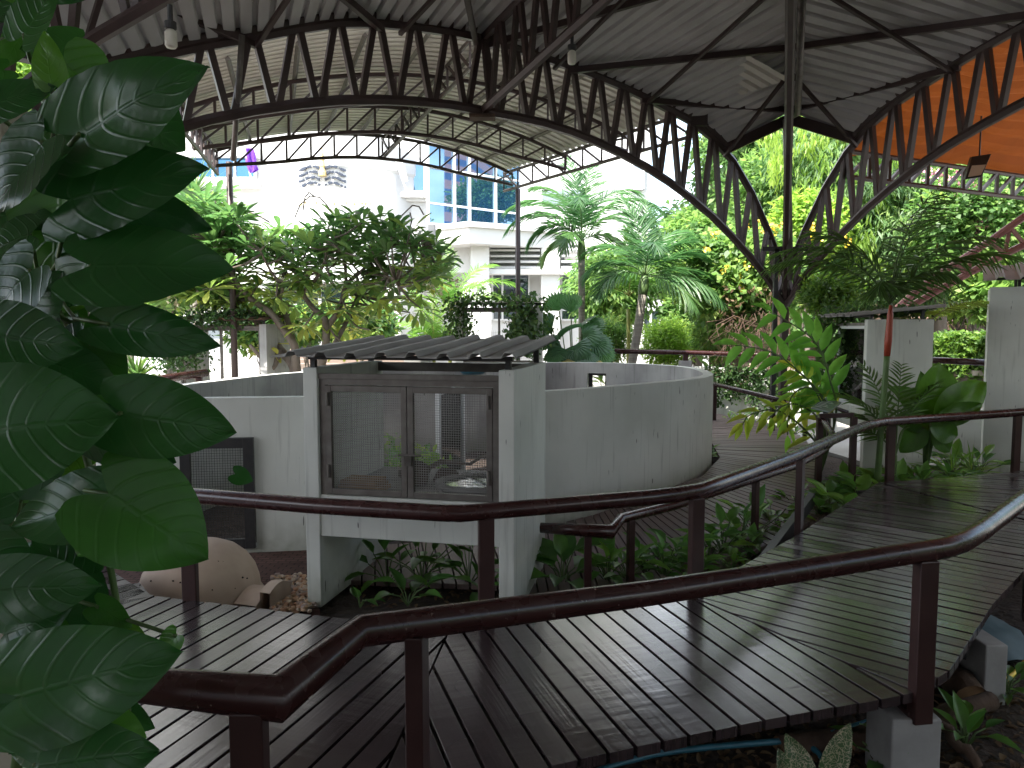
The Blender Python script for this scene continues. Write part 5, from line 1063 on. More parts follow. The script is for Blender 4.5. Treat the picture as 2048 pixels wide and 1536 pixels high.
# ---- hedge
f = Fol(); 
def hedge(name, label, a, b, dep, z0, z1, n, size, lm, flowers=None):
    a = Vector((a.x,a.y,z0)); b = Vector((b.x,b.y,z0)); t = thing(name, label, 'hedge', a); f = Fol(); k = n
    tt = RNG.random(k); yy = RNG.random(k); zz = RNG.random(k)**.5
    face = RNG.integers(0,3,k); zz = np.where(face==0, 1-.06*RNG.random(k), zz); yy = np.where(face>0, .10*RNG.random(k), yy)
    d = (b-a).normalized(); e = Vector((-d.y,d.x,0))
    hgt = (z1-z0)*(1+.06*np.sin(tt*23)+.05*np.sin(tt*57))
    pos = np.array(a)+np.array(b-a)*tt[:,None]+np.array(e)*(yy*dep)[:,None]+np.array((0,0,1))*(zz*hgt)[:,None]+RNG.normal(0,.03,(k,3))
    dd = rdir(k,.3); nr = rdir(k)*.8+np.array((0,-.6,.7)); L = size*rnd(.6,1.3,k); f.add(pos, dd, nr, L, L*.5, rnd(.05,.85,k), 'ovate'); f.build('foliage', LM[lm], t)
    m_ = MB(); m_.hexa([a+e*.08,b+e*.08,b+e*dep,a+e*dep],[q+UP*(z1-z0)*.88 for q in (a+e*.08,b+e*.08,b+e*dep,a+e*dep)]); m_.build('stems', M['bark'], t)
    if flowers:
        f = Fol(); kk = flowers[1]; i = RNG.integers(0,k,kk); pp = np.repeat(pos[i],8,0)+RNG.normal(0,.025,(kk*8,3)); f.add(pp, rdir(kk*8,.3), rdir(kk*8)+np.array((0,-.6,.3)), .06, .045, .5, 'ovate'); f.build('blossom', M[flowers[0]], t)
    return t
hedge('hedge', 'trimmed green hedge with a few orange flowers behind the handrail at right', at(1838,720,15.0), at(2080,720,14.3), 1.4, .5, 1.38, 9000, .11, 'hedge', ('orangeflower',9))

# ---- ginger with long arching leafy canes
gt = thing('ginger_plant', 'arching ginger canes with long green and yellow leaves left of the glass-fronted cage', 'ginger plant', (*at(1640,960,9.6)[:2],-.3))
f = Fol(); m_ = MB(); g0 = Vector(gt['_o'])
def cane(pts, n, ll, lw, tint, side=1, dr=.35):
    P = catmull([Vector(p) for p in pts], 6, False); m_.tube(P, [.016*(1-.6*i/len(P)) for i in range(len(P))], 6); k = len(P); pos=[];d=[];nr=[];LL=[];TT=[]
    for i in range(n):
        t = .30+.70*i/(n-1); x = t*(k-1); a = min(k-2,int(x)); q = lerp(P[a],P[a+1],x-a); tg = (P[a+1]-P[a]).normalized(); sd = tg.cross(Vector((0,-1,.3))).normalized()*(1 if i%2 else -1)
        pos.append(q); v = tg*.75+sd*.75-UP*dr*.6; d.append(v if i < n-1 else tg); nr.append(Vector((0,-.6,.8))); LL.append(ll*(1-.35*t)*random.uniform(.9,1.1)); TT.append(tint+random.uniform(-.12,.12))
    f.add(pos, d, nr, LL, lw, np.clip(TT,0,1), 'ovate')
def Pg(u,v,Y=9.5): return at(u,v,Y)
cane([g0, Pg(1668,850), Pg(1650,800), Pg(1600,745), Pg(1545,705), Pg(1475,690)], 20, .50, .135, .22)
cane([g0, Pg(1672,830), Pg(1660,760), Pg(1640,700), Pg(1610,665), Pg(1545,625)], 18, .48, .135, .25)
cane([g0, Pg(1660,860), Pg(1640,800), Pg(1615,760), Pg(1590,740)], 12, .42, .12, .85)
cane([g0, Pg(1650,830), Pg(1640,790), Pg(1610,775), Pg(1580,800), Pg(1575,870)], 16, .40, .08, .55, dr=.9)
cane([g0, Pg(1640,900), Pg(1600,850), Pg(1550,820), Pg(1500,830), Pg(1485,850)], 13, .38, .085, .85, dr=.7)
cane([g0, Pg(1650,860), Pg(1610,815), Pg(1570,810), Pg(1535,840)], 12, .36, .08, .7, dr=.8)
f.build('foliage', LM['ginger'], gt); m_.build('canes', M['greenstem'], gt, smooth=True)

# ---- broad-leaved plant at right
bt_ = thing('broad_leaf_plant', 'plant with huge glossy oval leaves right of the red-stemmed palm', 'broad-leaved plant', (*at(1850,940,8.7)[:2],-.2)); g0 = Vector(bt_['_o']); st = MB()
for (b,t,w,Y,ti,ro) in (((1866,832),(1884,724),88,8.6,.5,.0),((1872,838),(1980,762),76,8.5,.55,.35),((1876,842),(1972,808),44,8.4,.3,.5),((1860,836),(1790,770),60,8.7,.15,.3),((1856,850),(1785,838),56,8.5,.1,.4),((1862,850),(1920,872),56,8.3,.2,.5),((1850,846),(1848,742),52,8.9,.2,.2),((1846,855),(1800,905),52,8.4,.05,.4),((1868,856),(1905,905),52,8.4,.1,.3)):
    m_ = MB(); B = at(*b,Y); bigleaf(m_, B, at(*t,Y+.05), w*Y/FPX, ti, roll=ro*.5, heart=.02, rip=.006, nv=10, shape=.8, fold=.3); m_.build('leaf', LM['banana'], bt_, smooth=True); st.tube([g0, lerp(g0,B,.6)+Vector((0,0,.05)), B], .014, 6)
st.build('leaf_stalk', M['greenstem'], bt_)
pt = thing('young_palm', 'young dark palm seedling at the foot of the red-stemmed palm', 'palm', (*at(1790,930,8.4)[:2],-.2)); f = Fol(); m_ = MB(); g0 = Vector(pt['_o'])
for az,el,L,dr in ((160,75,.95,60),(175,70,.8,70),(60,78,1.15,35),(20,75,1.0,45),(190,60,.7,80),(120,80,1.1,30)): frond(f, m_, g0+UP*.35, R(az), R(el), L, R(dr), 15, .27, .035, .3, hang=.3, start=.3)
f.build('crown', LM['palmdark'], pt); m_.tube([g0, g0+UP*.36], .02, 6); m_.build('frond_stem', M['greenstem'], pt)

# ---- low bed plants
def bedplant(label, u, v, z, h, n, ll, lw, tint=(.1,.7), lm='bed', group=None, cat='plant', name='bed_plant', Y=None, tpl='ovate', spread=.75):
    p = on(u,v,z) if Y is None else at(u,v,Y); p = Vector((p.x,p.y,z)); t = thing(name, label, cat, p, group); f = Fol(); m_ = MB()
    for i in range(n):
        az = 2*math.pi*i/n*1.62+random.uniform(-.4,.4); el = R(random.uniform(25,85)); d = Vector((math.cos(az)*math.cos(el),math.sin(az)*math.cos(el),math.sin(el))); L = h*random.uniform(.45,1.0)
        q = p+d*L*spread; m_.tube([p, lerp(p,q,.5)+UP*.03, q], .0045, 5); e2 = Vector((d.x*1.2,d.y*1.2,d.z*.35-.15+random.uniform(-.2,.45)))
        nr = Vector((-d.x*.4,-d.y*.4-.15,1)); s = random.uniform(.7,1.2); f.add([q], [e2], [nr], [ll*s], [lw*s], [random.uniform(*tint)], tpl)
    f.build('foliage', LM[lm], t); m_.build('stalks', M['greenstem'], t); return t
G1 = 'low plants in the bed between the two boardwalks'
for (u,v,h,n,ll,lw) in ((1215,1168,.34,16,.17,.07),(1255,1165,.36,18,.18,.075),(1330,1158,.36,18,.17,.075),(1360,1138,.40,20,.18,.08),(1415,1130,.42,20,.19,.085),(1445,1112,.42,18,.19,.08),(1480,1096,.40,18,.18,.08),(1510,1080,.46,16,.19,.085),(1545,1062,.40,14,.18,.08),(1592,1030,.38,12,.17,.075),(1466,1150,.24,14,.15,.06),(1385,1165,.25,16,.15,.07),(1500,1118,.25,12,.16,.07),(1290,1150,.3,14,.16,.07),(1575,1085,.2,8,.13,.05)):
    bedplant('low glossy green plant in the bed between the upper and lower boardwalks', u, v, -.36, h, n, ll, lw, group=G1)
for (u,v,h,n,ll,lw,lb) in ((775,1172,.52,9,.24,.085,'tall narrow-leaved plant beside the inner cage leg'),(845,1165,.50,14,.22,.085,'bushy dark plant in the middle under the cage beam'),(938,1172,.48,12,.22,.085,'dark plant under the cage beam, behind the handrail post'),(815,1212,.30,7,.24,.10,'wide low leaf plant at the front under the cage'),(965,1195,.25,7,.2,.08,'small plant at the foot of the handrail post under the cage'),(720,1215,.15,5,.12,.06,'tiny plant at the foot of the inner cage leg'),(1125,1172,.38,14,.30,.17,'broad heart-leaved plant right of the cage pillar')):
    bedplant(lb, u, v, -.37, h, n, ll, lw, tint=(.0,.45))
G2 = 'leafy plants in the bed under the far railing'
for (u,v,Y,h,n,ll,lw) in ((1660,965,7.5,.28,16,.24,.13),(1700,990,7.2,.22,14,.22,.13),(1720,955,7.9,.34,18,.26,.15),(1690,935,8.2,.3,14,.22,.12),(1640,985,7.3,.2,10,.2,.11),(1760,950,8.2,.3,16,.24,.14),(1800,945,8.4,.28,16,.2,.11),(1845,940,8.4,.3,18,.2,.1),(1900,930,8.6,.32,18,.22,.1),(1940,935,8.5,.28,16,.2,.1),(1960,905,9.2,.45,18,.24,.1),(1910,900,9.3,.42,18,.22,.1),(1820,915,9.0,.3,14,.2,.1),(1735,1000,7.4,.2,10,.2,.1)):
    bedplant('leafy green plant in the bed under the far railing at right', u, v, -.28, h, n, ll, lw, group=G2, Y=Y)
for (u,v,Y,lb) in ((1905,905,8.8,'pale strap-leaved grassy plant below the far railing, left one'),(1945,890,9.0,'pale strap-leaved grassy plant below the far railing, right one')):
    bedplant(lb, u, v, -.2, .5, 26, .42, .02, tint=(.5,.9), Y=Y, tpl='blade', spread=.3, name='grassy_plant')
for k,(u,v,Y) in enumerate(((1460,838,13.2),(1500,850,12.6),(1540,870,12.0),(1590,875,11.6),(1630,880,11.2),(1480,820,13.6),(1420,910,10.0),(1412,925,9.7))):
    bedplant('small weed along the edge of the lower boardwalk', u, v, -.12, .22 if k < 6 else .16, 14, .14, .045, tint=(.3,1), group='small weeds along the lower boardwalk', Y=Y, cat='weed', name='weed')
for (u,v,z,lb,n) in ((1935,1345,-.42,'low green plant beside the cut log at lower right',12),(2010,1400,-.42,'low green plant at the right edge below the boardwalk',16),(1930,1500,-.42,'low green plant right of the concrete stub',14),(1760,1535,-.45,'low green plant left of the concrete stub',8)):
    bedplant(lb, u, v, z, .22, n, .15, .06, tint=(.0,.5))
# variegated plant
t = thing('variegated_plant', 'plant with cream-veined variegated leaves under the boardwalk edge', 'variegated plant', (*at(1640,1580,2.6)[:2],-.45)); st = MB(); g0 = Vector(t['_o'])
for (b,tp_,w,Y,ti) in (((1650,1565),(1705,1450),58,2.5,.5),((1620,1575),(1575,1470),58,2.5,.4),((1590,1590),(1560,1500),44,2.6,.3),((1660,1590),(1730,1540),50,2.55,.6)):
    m_ = MB(); B = at(*b,Y); bigleaf(m_, B, at(*tp_,Y+.03), w*Y/FPX, ti, heart=.03, shape=.75, nv=9); m_.build('leaf', LM['varieg'], t, smooth=True); st.tube([g0, B], .005, 6)
st.build('leaf_stalk', M['greenstem'], t)

# ---- things lying under the boardwalk edge
def pipe(name, label, pts, r, m, cat): 
    m_ = MB(); P = catmull([Vector(p) for p in pts], 5, False); m_.tube(P, r, 8); tag(m_.build(name, M[m], origin=pts[0], smooth=True), label, cat)
pipe('hose', 'long blue water pipe under the near boardwalk edge', [on(1080,1590,-.40), on(1300,1510,-.38), on(1600,1478,-.38), on(1700,1455,-.37), on(1790,1425,-.36)], .015, 'blue', 'water pipe')
pipe('hose', 'short branch of blue pipe running towards the viewer', [on(1605,1480,-.38), on(1640,1510,-.40), on(1680,1560,-.40)], .015, 'blue', 'water pipe')
pipe('hose', 'yellow hose on the ground at far right', [on(2060,1310,-.4), on(2030,1345,-.4), on(2005,1365,-.39)], .012, 'yellowflower', 'hose')
def log(label, a, b, r, end=True):
    t = thing('log', label, 'log', a); m_ = MB(); P = [lerp(Vector(a),Vector(b),i/6)+Vector((.01*math.sin(i*2),.01*math.cos(i*3),.012*math.sin(i*1.7))) for i in range(7)]; m_.tube(P, [r*(1+.08*math.sin(i*2.3)) for i in range(7)], 12, cap=False); m_.build('bark', M['log'], t, smooth=True)
    d = (P[-1]-P[0]).normalized()
    for c_, s in ((P[0],-1),(P[-1],1)):
        m_ = MB(); x = d.cross(UP).normalized(); y = x.cross(d); m_.add([c_+(x*math.cos(2*math.pi*j/12)+y*math.sin(2*math.pi*j/12))*r for j in range(12)], [tuple(range(12))]); m_.build('cut_end', M['logend'], t)
log('short cut log with pale orange end near the concrete stub', on(1880,1330,-.33), on(1945,1390,-.34), .075)
log('long brown log lying behind the concrete stub at lower right', on(1700,1490,-.38), on(1985,1400,-.32), .045)
log('thin brown branch leaning down at lower right', on(1880,1450,-.30), on(1960,1530,-.40), .022)
log('thick log lying behind the concrete stub, partly in shade', on(1560,1500,-.42), on(1860,1450,-.40), .06)
m_ = MB(); rows = []; c0 = on(1955,1270,-.36)
for i in range(9):
    rows.append([Vector((c0.x-.30+.6*j/10+ .03*math.sin(i*1.3), c0.y-.35+.7*i/8+.04*math.sin(j*1.1), c0.z+.10*math.sin(math.pi*j/10)*math.sin(math.pi*i/8)+.015*math.sin(i*2.1+j*1.7))) for j in range(11)])
m_.grid(rows); tag(m_.build('plastic_sheet', M['bluefab'], origin=c0, smooth=True), 'crumpled faded blue sheet on the ground under the boardwalk at right', 'plastic sheet')
f = Fol(); k = 700; u = rnd(1000,2060,k); v = rnd(1380,1560,k); pos = np.array([tuple(on(a,b,-.40)) for a,b in zip(u,v)]); f.add(pos, rdir(k)*np.array((1,1,.15)), np.array((0,0,1))+rdir(k)*.4, rnd(.03,.08,k), rnd(.015,.035,k), rnd(0,1,k), 'ovate'); 
k = 900; u = rnd(700,1650,k); v = rnd(1040,1215,k); pos = np.array([tuple(on(a,b,-.385)) for a,b in zip(u,v)]); ok = pos[:,1] < 6.2; f.add(pos[ok], rdir(ok.sum())*np.array((1,1,.15)), np.array((0,0,1))+rdir(ok.sum())*.4, .05, .025, rnd(0,1,ok.sum()), 'ovate')
tag(f.build('leaf_litter', LM['dry']), 'dry fallen leaves scattered on the soil', 'leaf litter', kind='stuff')
# stones edging the bed
for k,(u,v,r) in enumerate(((1585,1098,.10),(1620,1050,.07),(1440,1138,.07),(1460,1128,.06),(1400,1150,.06),(1650,1010,.08),(1605,1080,.06))):
    p = on(u,v,-.36); m_ = MB(); rock(m_, p, r, 40+k, sq=.6); tag(m_.build('stone', mat('bed_stone%d'%k,(.22,.16,.13),.9,noise=(.13,.10,.085),nscale=9), origin=p, smooth=True), 'rounded brown stone edging the bed beside the boardwalk', 'stone', 'stones edging the bed')
# green plants inside the pen, seen through the mesh
for (u,v,Y,lb) in ((770,905,8.9,'bright bush inside the pen, seen through the left mesh door'),(845,960,8.0,'low plant inside the pen, seen through the right mesh door'),(700,930,9.3,'dim bush inside the pen behind the left mesh door')):
    p = at(u,v,Y); t = thing('bush', lb, 'bush', (p.x,p.y,-.4)); f = Fol(); clumps(f, (p.x,p.y,-.05), (.4,.35,.35), 24, 16, .12, .10, .05, (.3,.9)); f.build('foliage', LM['bed'], t); m_ = MB(); m_.tube([(p.x,p.y,-.4),(p.x,p.y,0)], .02, 6); m_.build('stem', M['bark'], t)
# ================================================================ BUILDING
def sheenglass(name, tint, dark, k=.65):
    m = bpy.data.materials.new(name); m.use_nodes = True; nt = m.node_tree; b = nt.nodes['Principled BSDF']
    b.inputs['Base Color'].default_value = (*dark,1); b.inputs['Roughness'].default_value = .15
    g = node(nt,'ShaderNodeBsdfGlossy',Roughness=.015); g.inputs['Color'].default_value = (*tint,1)
    n = node(nt,'ShaderNodeTexNoise',Scale=.6,Detail=1); bp = node(nt,'ShaderNodeBump',Strength=.03,Distance=.05); nt.links.new(n.outputs['Fac'],bp.inputs['Height']); nt.links.new(bp.outputs[0],g.inputs['Normal'])
    mx = node(nt,'ShaderNodeMixShader'); mx.inputs['Fac'].default_value = k
    nt.links.new(b.outputs[0],mx.inputs[1]); nt.links.new(g.outputs[0],mx.inputs[2]); nt.links.new(mx.outputs[0],nt.nodes['Material Output'].inputs['Surface']); return m
M['blueglass'] = sheenglass('blue_window_glass', (.21,.33,.47), (.02,.08,.17))
M['deepglass'] = sheenglass('deep_blue_window_glass', (.10,.24,.40), (.01,.06,.14))
M['darkglass'] = sheenglass('dark_window_glass', (.45,.5,.55), (.03,.045,.055), .35)
bld = thing('white_building', 'white building with rounded emblem tower, blue glazing and louvred ground floor', 'building', (-4,28,-.4))
def bx(u0, u1, v0, v1, Y, d=.3, nm='wall', m='bld', parent=bld, sub=None, bev=0, raw=None):
    a = at(u0,v1,Y); b = at(u1,v0,Y); o = raw or MB(); o.box((a.x,Y,min(a.z,b.z)),(b.x,Y+d,max(a.z,b.z)))
    if raw: return None
    ob = o.build(nm, M[m], parent, bevel=bev)
    if sub is not None: ob.parent = sub
    return ob
bx(-500,1300,-300,770,29.0,6,'wall')                                  # main block
bx(-420,512,292,312,28.5,.5,'cornice','bldtrim'); bx(-420,512,357,372,28.4,.6,'ledge','bldtrim')
def window(us, vs, Y, m='blueglass', fw=.07, d=.12, nm='window'):
    u0,u1 = us[0],us[-1]; v0,v1 = vs[0],vs[-1]; fr_ = MB()
    for u in us:
        a = at(u,v1,Y); b = at(u,v0,Y); fr_.box((a.x-fw/2,Y-d,a.z),(a.x+fw/2,Y,b.z))
    for v in vs:
        for k in range(len(us)-1):
            a = at(us[k],v,Y); b = at(us[k+1],v,Y); fr_.box((a.x+fw/2,Y-d+.004,a.z-fw/2),(b.x-fw/2,Y-.004,a.z+fw/2))
    w = fr_.build(nm, M['whiteframe'], bld)
    p = MB(); a = at(u0,v1,Y); b = at(u1,v0,Y); p.box((a.x,Y-.05,a.z),(b.x,Y-.045,b.z)); o = p.build('pane', M[m], bld); o.parent = w; return w
window([330,378,428,472,512],[303,357],28.9,'deepglass')
window([-200,-100,0,60,110,160],[300,357],28.9,'deepglass'); window([60,110,165,215],[590,660],28.9,'darkglass'); window([380,415,450],[575,680],28.9,'darkglass')
# rounded tower
m_ = MB(); c = at(681,600,26.5); c = Vector((c.x,29.2,0)); rw = at(850,600,25.5).x-c.x; k = 26; rows = []
for zz in (-.4, 6.9, 7.0): rows.append([Vector((c.x+rw*math.sin(R(-88+176*i/k))*(1.02 if zz>6.95 else 1), c.y-3.6*math.cos(R(-88+176*i/k))*(1.02 if zz>6.95 else 1), zz)) for i in range(k+1)])
rows.append([Vector((c.x+rw*1.02*math.sin(R(-88+176*i/k)), c.y-3.6*1.02*math.cos(R(-88+176*i/k)), 7.6+1.0*math.exp(-((i-k/2)/5)**2))) for i in range(k+1)])
rows.append([Vector((p.x, min(p.y+.4,29.1), p.z)) for p in rows[-1]]); rows.append([Vector((p.x, p.y, 6.9)) for p in rows[-1]])
m_.grid(rows); m_.build('tower_wall', M['bld'], bld, smooth=False)
YT = 25.45
# recessed entrance at the tower foot
bx(520,770,560,566,24.9,1.4,'entrance_canopy','bldtrim')
m_ = MB(); bx(536,760,572,700,25.25,.12,raw=m_); m_.build('entrance_recess', M['darkglass'], bld)
for u0,u1 in ((505,532),(764,800)): bx(u0,u1,566,705,24.95,.6,'column','bld')
for u in (590,640,700): bx(u-2,u+2,572,700,25.20,.05,'door_frame','whiteframe')
for u0,u1,lb in ((500,536,0),(738,790,1)):
    o = bx(u0,u1,578,586,24.80,.05,'name_plate','log'); m_ = MB()
    for i in range(9):
        a = at(u0+4+(u1-u0-8)*i/9,584,24.79); m_.box((a.x,24.785,a.z),(a.x+.03,24.80,a.z+.05+.03*(i%3)))
    q = m_.build('lettering', M['whiteframe'], bld); q.parent = o
for k in range(4):
    bx(545-6*k,812+8*k,701+9*k,712+9*k,22.6-.45*k,2.2,'step','step')
# emblem: four wavy bands broken by a gilt spire
def arcY(u): return c.y-3.6*math.sqrt(max(0,1-((at(u,350,25.6).x-c.x)/rw)**2))-.06
for r in range(4):
    v0 = 337+11*r
    for (ua,ub) in ((598,640),(650,692)):
        m_ = MB(); P = []
        for i in range(13):
            u = ua+(ub-ua)*i/12; v = v0+4.2*math.sin((u-598)/94*4*math.pi+math.pi*.5)+(-3 if 628<u<662 else 0)
            P.append(at(u,v,arcY(u)))
        for i in range(12):
            if (i+2*r) % 9 == 7: continue
            m_.beam(P[i],P[i+1],.05,.03+.06*abs(math.sin(i*.8+r)))
        m_.build('emblem_wave', M['darkblue'], bld)
m_ = MB(); yb = arcY(645)-.05; q = at(645,352,yb); sp = [(.0,1.0),(.03,.98),(.03,.86),(.06,.80),(.045,.72),(.09,.62),(.07,.52),(.14,.36),(.12,.28),(.22,.12),(.22,.0),(0,0)][::-1]
m_.lathe(q, [(a*.62,b*.92) for a,b in sp], 10); m_.build('emblem_spire', M['gold'], bld)
m_ = MB(); rg = random.Random(4)
for u0,u1 in ((577,612),(622,640),(658,676),(690,742)):
    u = u0
    while u < u1:
        h = rg.choice((6,8,10)); y = arcY(u)
        for s in range(3):
            a = at(u+rg.uniform(0,5),412-rg.uniform(0,h),y); b = at(u+rg.uniform(0,6),412-rg.uniform(0,h),y); m_.beam(a,b,.035,.03)
        u += 8
m_.build('gilt_lettering', M['gold'], bld)
# window with balcony ledge right of the tower
window([776,792,850],[326,384],27.2); bx(768,856,320,390,27.22,2,'wall','bld')
bx(772,864,384,394,26.6,1.6,'ledge','bldtrim'); bx(778,858,394,402,26.8,1.4,'ledge','bldtrim'); bx(780,856,402,520,27.0,2,'wall','bld')
# big slanted bay of blue glass
g0, g1 = Vector((at(855,400,25.6).x,25.6,0)), Vector((at(1046,400,28.2).x,28.2,0)); gd = (g1-g0).normalized(); gn = Vector((gd.y,-gd.x,0))
def gp(u, v, o=0):
    d = ray(u,v); t = ((g0-CAM).dot(gn))/d.dot(gn); return CAM+d*t+gn*o
m_ = MB(); ub = [855,908,938,990,1040]; zt = gp(855,285).z; zm = gp(907,412).z; zl = gp(907,452).z; zu = gp(907,342).z
def gx(u, z): p = gp(u,420); return Vector((p.x,p.y,z))
for u in ub:
    a, b = gx(u,zl), gx(u,zt); m_.beam(a+gn*.03, b+gn*.03, .07, .10, up=gn)
for z in (zl,zm,zu,zt): m_.beam(gx(855,z)+gn*.03, gx(1040,z)+gn*.03, .07, .06)
w = m_.build('bay_window', M['whiteframe'], bld)
m_ = MB(); a, b = gx(855,zl), gx(1040,zl); m_.hexa([a,b,b-gn*.02,a-gn*.02],[Vector((q.x,q.y,zt)) for q in (a,b,b-gn*.02,a-gn*.02)]); o = m_.build('pane', M['blueglass'], bld); o.parent = w
# ledges and louvred ground floor under the bay
def ledge(pts, v0, v1, nm, m='bldtrim', dep=3):
    m_ = MB(); P0 = [at(u,va,Y) for u,va,vb,Y in pts]; 
    for (u,va,vb,Y),(u2,va2,vb2,Y2) in zip(pts,pts[1:]):
        a,b,c_,d_ = at(u,vb,Y),at(u2,vb2,Y2),at(u2,va2,Y2),at(u,va,Y); s = Vector((0,dep,0))
        z0 = min(a.z,b.z); z1 = max(c_.z,d_.z)
        m_.hexa([Vector((a.x,a.y,z0)),Vector((b.x,b.y,z0)),Vector((b.x,b.y+dep,z0)),Vector((a.x,a.y+dep,z0))],[Vector((q.x,q.y,z1)) for q in (a,b,b+s,a+s)])
    return m_.build(nm, M[m], bld)
ledge([(872,452,460,25.5),(938,442,450,24.6)],0,0,'ledge'); ledge([(938.2,442,450,24.6),(1140,462,468,26.6)],0,0,'ledge')
ledge([(876,462,492,25.62),(939,452,486,24.75)],0,0,'parapet','bld'); ledge([(939.2,452,486,24.75),(1140,468,496,26.75)],0,0,'parapet','bld')
Yl = 26.2
bx(890,942,488,545,Yl,.4,'wall','bld'); bx(942,978,486,760,25.6,.6,'column','bld'); bx(978,1136,538,548,26.0,.6,'ledge','bldtrim'); bx(1082,1120,486,760,26.2,.6,'column','bld'); bx(1120,1160,538,548,26.2,.5,'ledge','bldtrim')
m_ = MB()
for u0,u1 in ((980,1030),(1034,1080),(1122,1160),(892,940)):
    for k in range(4):
        a = at(u0,496+11.5*k,26.3); b = at(u1,496+11.5*k,26.3); m_.hexa([(a.x,26.25,a.z-.12),(b.x,26.25,b.z-.12),(b.x,26.5,b.z-.06),(a.x,26.5,a.z-.06)],[(a.x,26.22,a.z-.06),(b.x,26.22,b.z-.06),(b.x,26.5,b.z),(a.x,26.5,a.z)])
m_.build('louvre_slats', M['bld'], bld)
bx(978,1082,494,538,26.6,.2,'louvre_back','concrete'); bx(1120,1165,494,538,26.7,.2,'louvre_back','concrete')
window([985,1005,1058],[548,602,618,640],27.4,'darkglass'); bx(978,1082,548,770,27.42,2,'wall','bld'); window([1122,1158],[548,590,620,640],27.3,'darkglass'); bx(1115,1165,548,770,27.32,2,'wall','bld')
bx(1160,1300,490,770,27.6,2,'wall','bld'); window([1285,1300,1318],[620,680],27.5,'darkglass'); bx(1280,1420,600,770,27.52,2,'wall','bld')
bx(1040,1300,230,490,28.0,2,'wall','bld'); window([1264,1286],[320,378],27.95,'darkglass')
bx(1085,1165,380,410,27.9,.1,'window_band','darkglass')
# rounded white signal hood by the ground floor
m_ = MB(); P = []; 
for i in range(13): a_ = math.pi*i/12; P.append((-.42*math.cos(a_), .42*math.sin(a_)))
q = at(953,585,22.0); prof = [(-.42,-2.3)]+[(x,z) for x,z in P]+[(.42,-2.3)]
nP = len(prof); m_.add([(q.x+x,q.y,q.z+z) for x,z in prof]+[(q.x+x,q.y+.5,q.z+z) for x,z in prof], [tuple(range(nP)),tuple(range(nP,2*nP))[::-1]]+[(i,(i+1)%nP,nP+(i+1)%nP,nP+i) for i in range(nP)])
tag(m_.build('arched_stele', M['bldtrim'], origin=(q.x,q.y,-.4)), 'white round-topped slab in front of the louvred ground floor', 'white slab')
# flags, mushroom lamp
t = thing('flag', 'purple flag hanging from a pole by the upper left windows', 'flag', at(492,320,27.6)); m_ = MB(); m_.tube([at(484,270,27.6), at(503,362,27.6)], .03, 6); m_.build('pole', M['whiteframe'], t)
m_ = MB(); rows = [[at(485+1.6*i+j*3.6*(1 if i<8 else .5)+1.5*math.sin(i*.9+j), 296+6.2*i, 27.6+.12*math.sin(j*2.0+i*.5)) for j in range(7)] for i in range(9)]; m_.grid(rows); m_.build('cloth', M['purple'], t, smooth=True)
t = thing('flag', 'white flag hanging limp over the balcony ledge', 'flag', at(800,350,26.2)); m_ = MB(); m_.tube([at(790,318,26.2), at(814,384,26.2)], .03, 6); m_.build('pole', M['whiteframe'], t)
m_ = MB(); rows = [[at(790+2.2*i+j*3.0*(1-.05*i), 322+5*i, 26.2+.1*math.sin(j*1.7+i*.5)) for j in range(6)] for i in range(9)]; m_.grid(rows); m_.build('cloth', M['whitecloth'], t, smooth=True)
p = at(868,606,18.5); t = thing('garden_lamp', 'white mushroom-shaped garden lamp among the golden palms', 'garden lamp', (p.x,p.y,-.4)); m_ = MB(); m_.lathe(p, [(0,.09),(.10,.085),(.16,.05),(.175,.02),(.17,0),(.05,-.03),(0,-.03)], 20); m_.build('lamp_head', M['whiteframe'], t, smooth=True); m_ = MB(); m_.tube([(p.x,p.y,-.4),(p.x,p.y,p.z-.02)], .025, 8); m_.build('lamp_post', M['black'], t)
# plain grey block far behind
m_ = MB(); bx(560,760,262,420,36,4,raw=m_); tag(m_.build('far_building', mat('far_grey',(.18,.22,.27),.6), origin=at(650,600,36)), 'dark grey-blue block just above the rounded tower top', 'building')
m_ = MB(); bx(1375,1440,425,520,70,8,raw=m_); tag(m_.build('far_building', mat('far_beige',(.55,.45,.40),.7,noise=(.35,.28,.25),nscale=.5,stretch=(.1,1,3)), origin=at(1400,600,70)), 'distant beige block between the palm and the bright trees', 'building')
# pink banded tower, seen mirrored in the bay window
def mirror(p): return p-gn*(2*(p-g0).dot(gn))
tb = mat('pink_banded_tower', (.75,.36,.30), .5); nt = tb.node_tree; wv = node(nt,'ShaderNodeTexWave',Scale=.10); wv.bands_direction = 'Z'; tc = node(nt,'ShaderNodeTexCoord'); nt.links.new(tc.outputs['Object'],wv.inputs['Vector'])
rp_ = node(nt,'ShaderNodeValToRGB'); rp_.color_ramp.elements[0].position=.38; rp_.color_ramp.elements[1].position=.42; rp_.color_ramp.elements[0].color=(.08,.16,.32,1); rp_.color_ramp.elements[1].color=(.75,.34,.28,1); nt.links.new(wv.outputs['Color'],rp_.inputs['Fac']); nt.links.new(rp_.outputs['Color'],nt.nodes['Principled BSDF'].inputs['Base Color'])
YM = 150; A_, B_ = mirror(at(888,500,YM)), mirror(at(945,500,YM+6)); D_ = mirror(at(990,500,YM+24)); E_ = A_+(D_-B_)
m_ = MB(); m_.hexa([Vector((q.x,q.y,-.4)) for q in (A_,B_,D_,E_)],[Vector((q.x,q.y,60)) for q in (lerp(A_,E_,.05),B_,lerp(D_,B_,.12),E_)]); tag(m_.build('office_tower', tb, origin=(A_.x,A_.y,0)), 'tall pink tower with blue bands, seen mirrored in the blue bay window', 'tower')

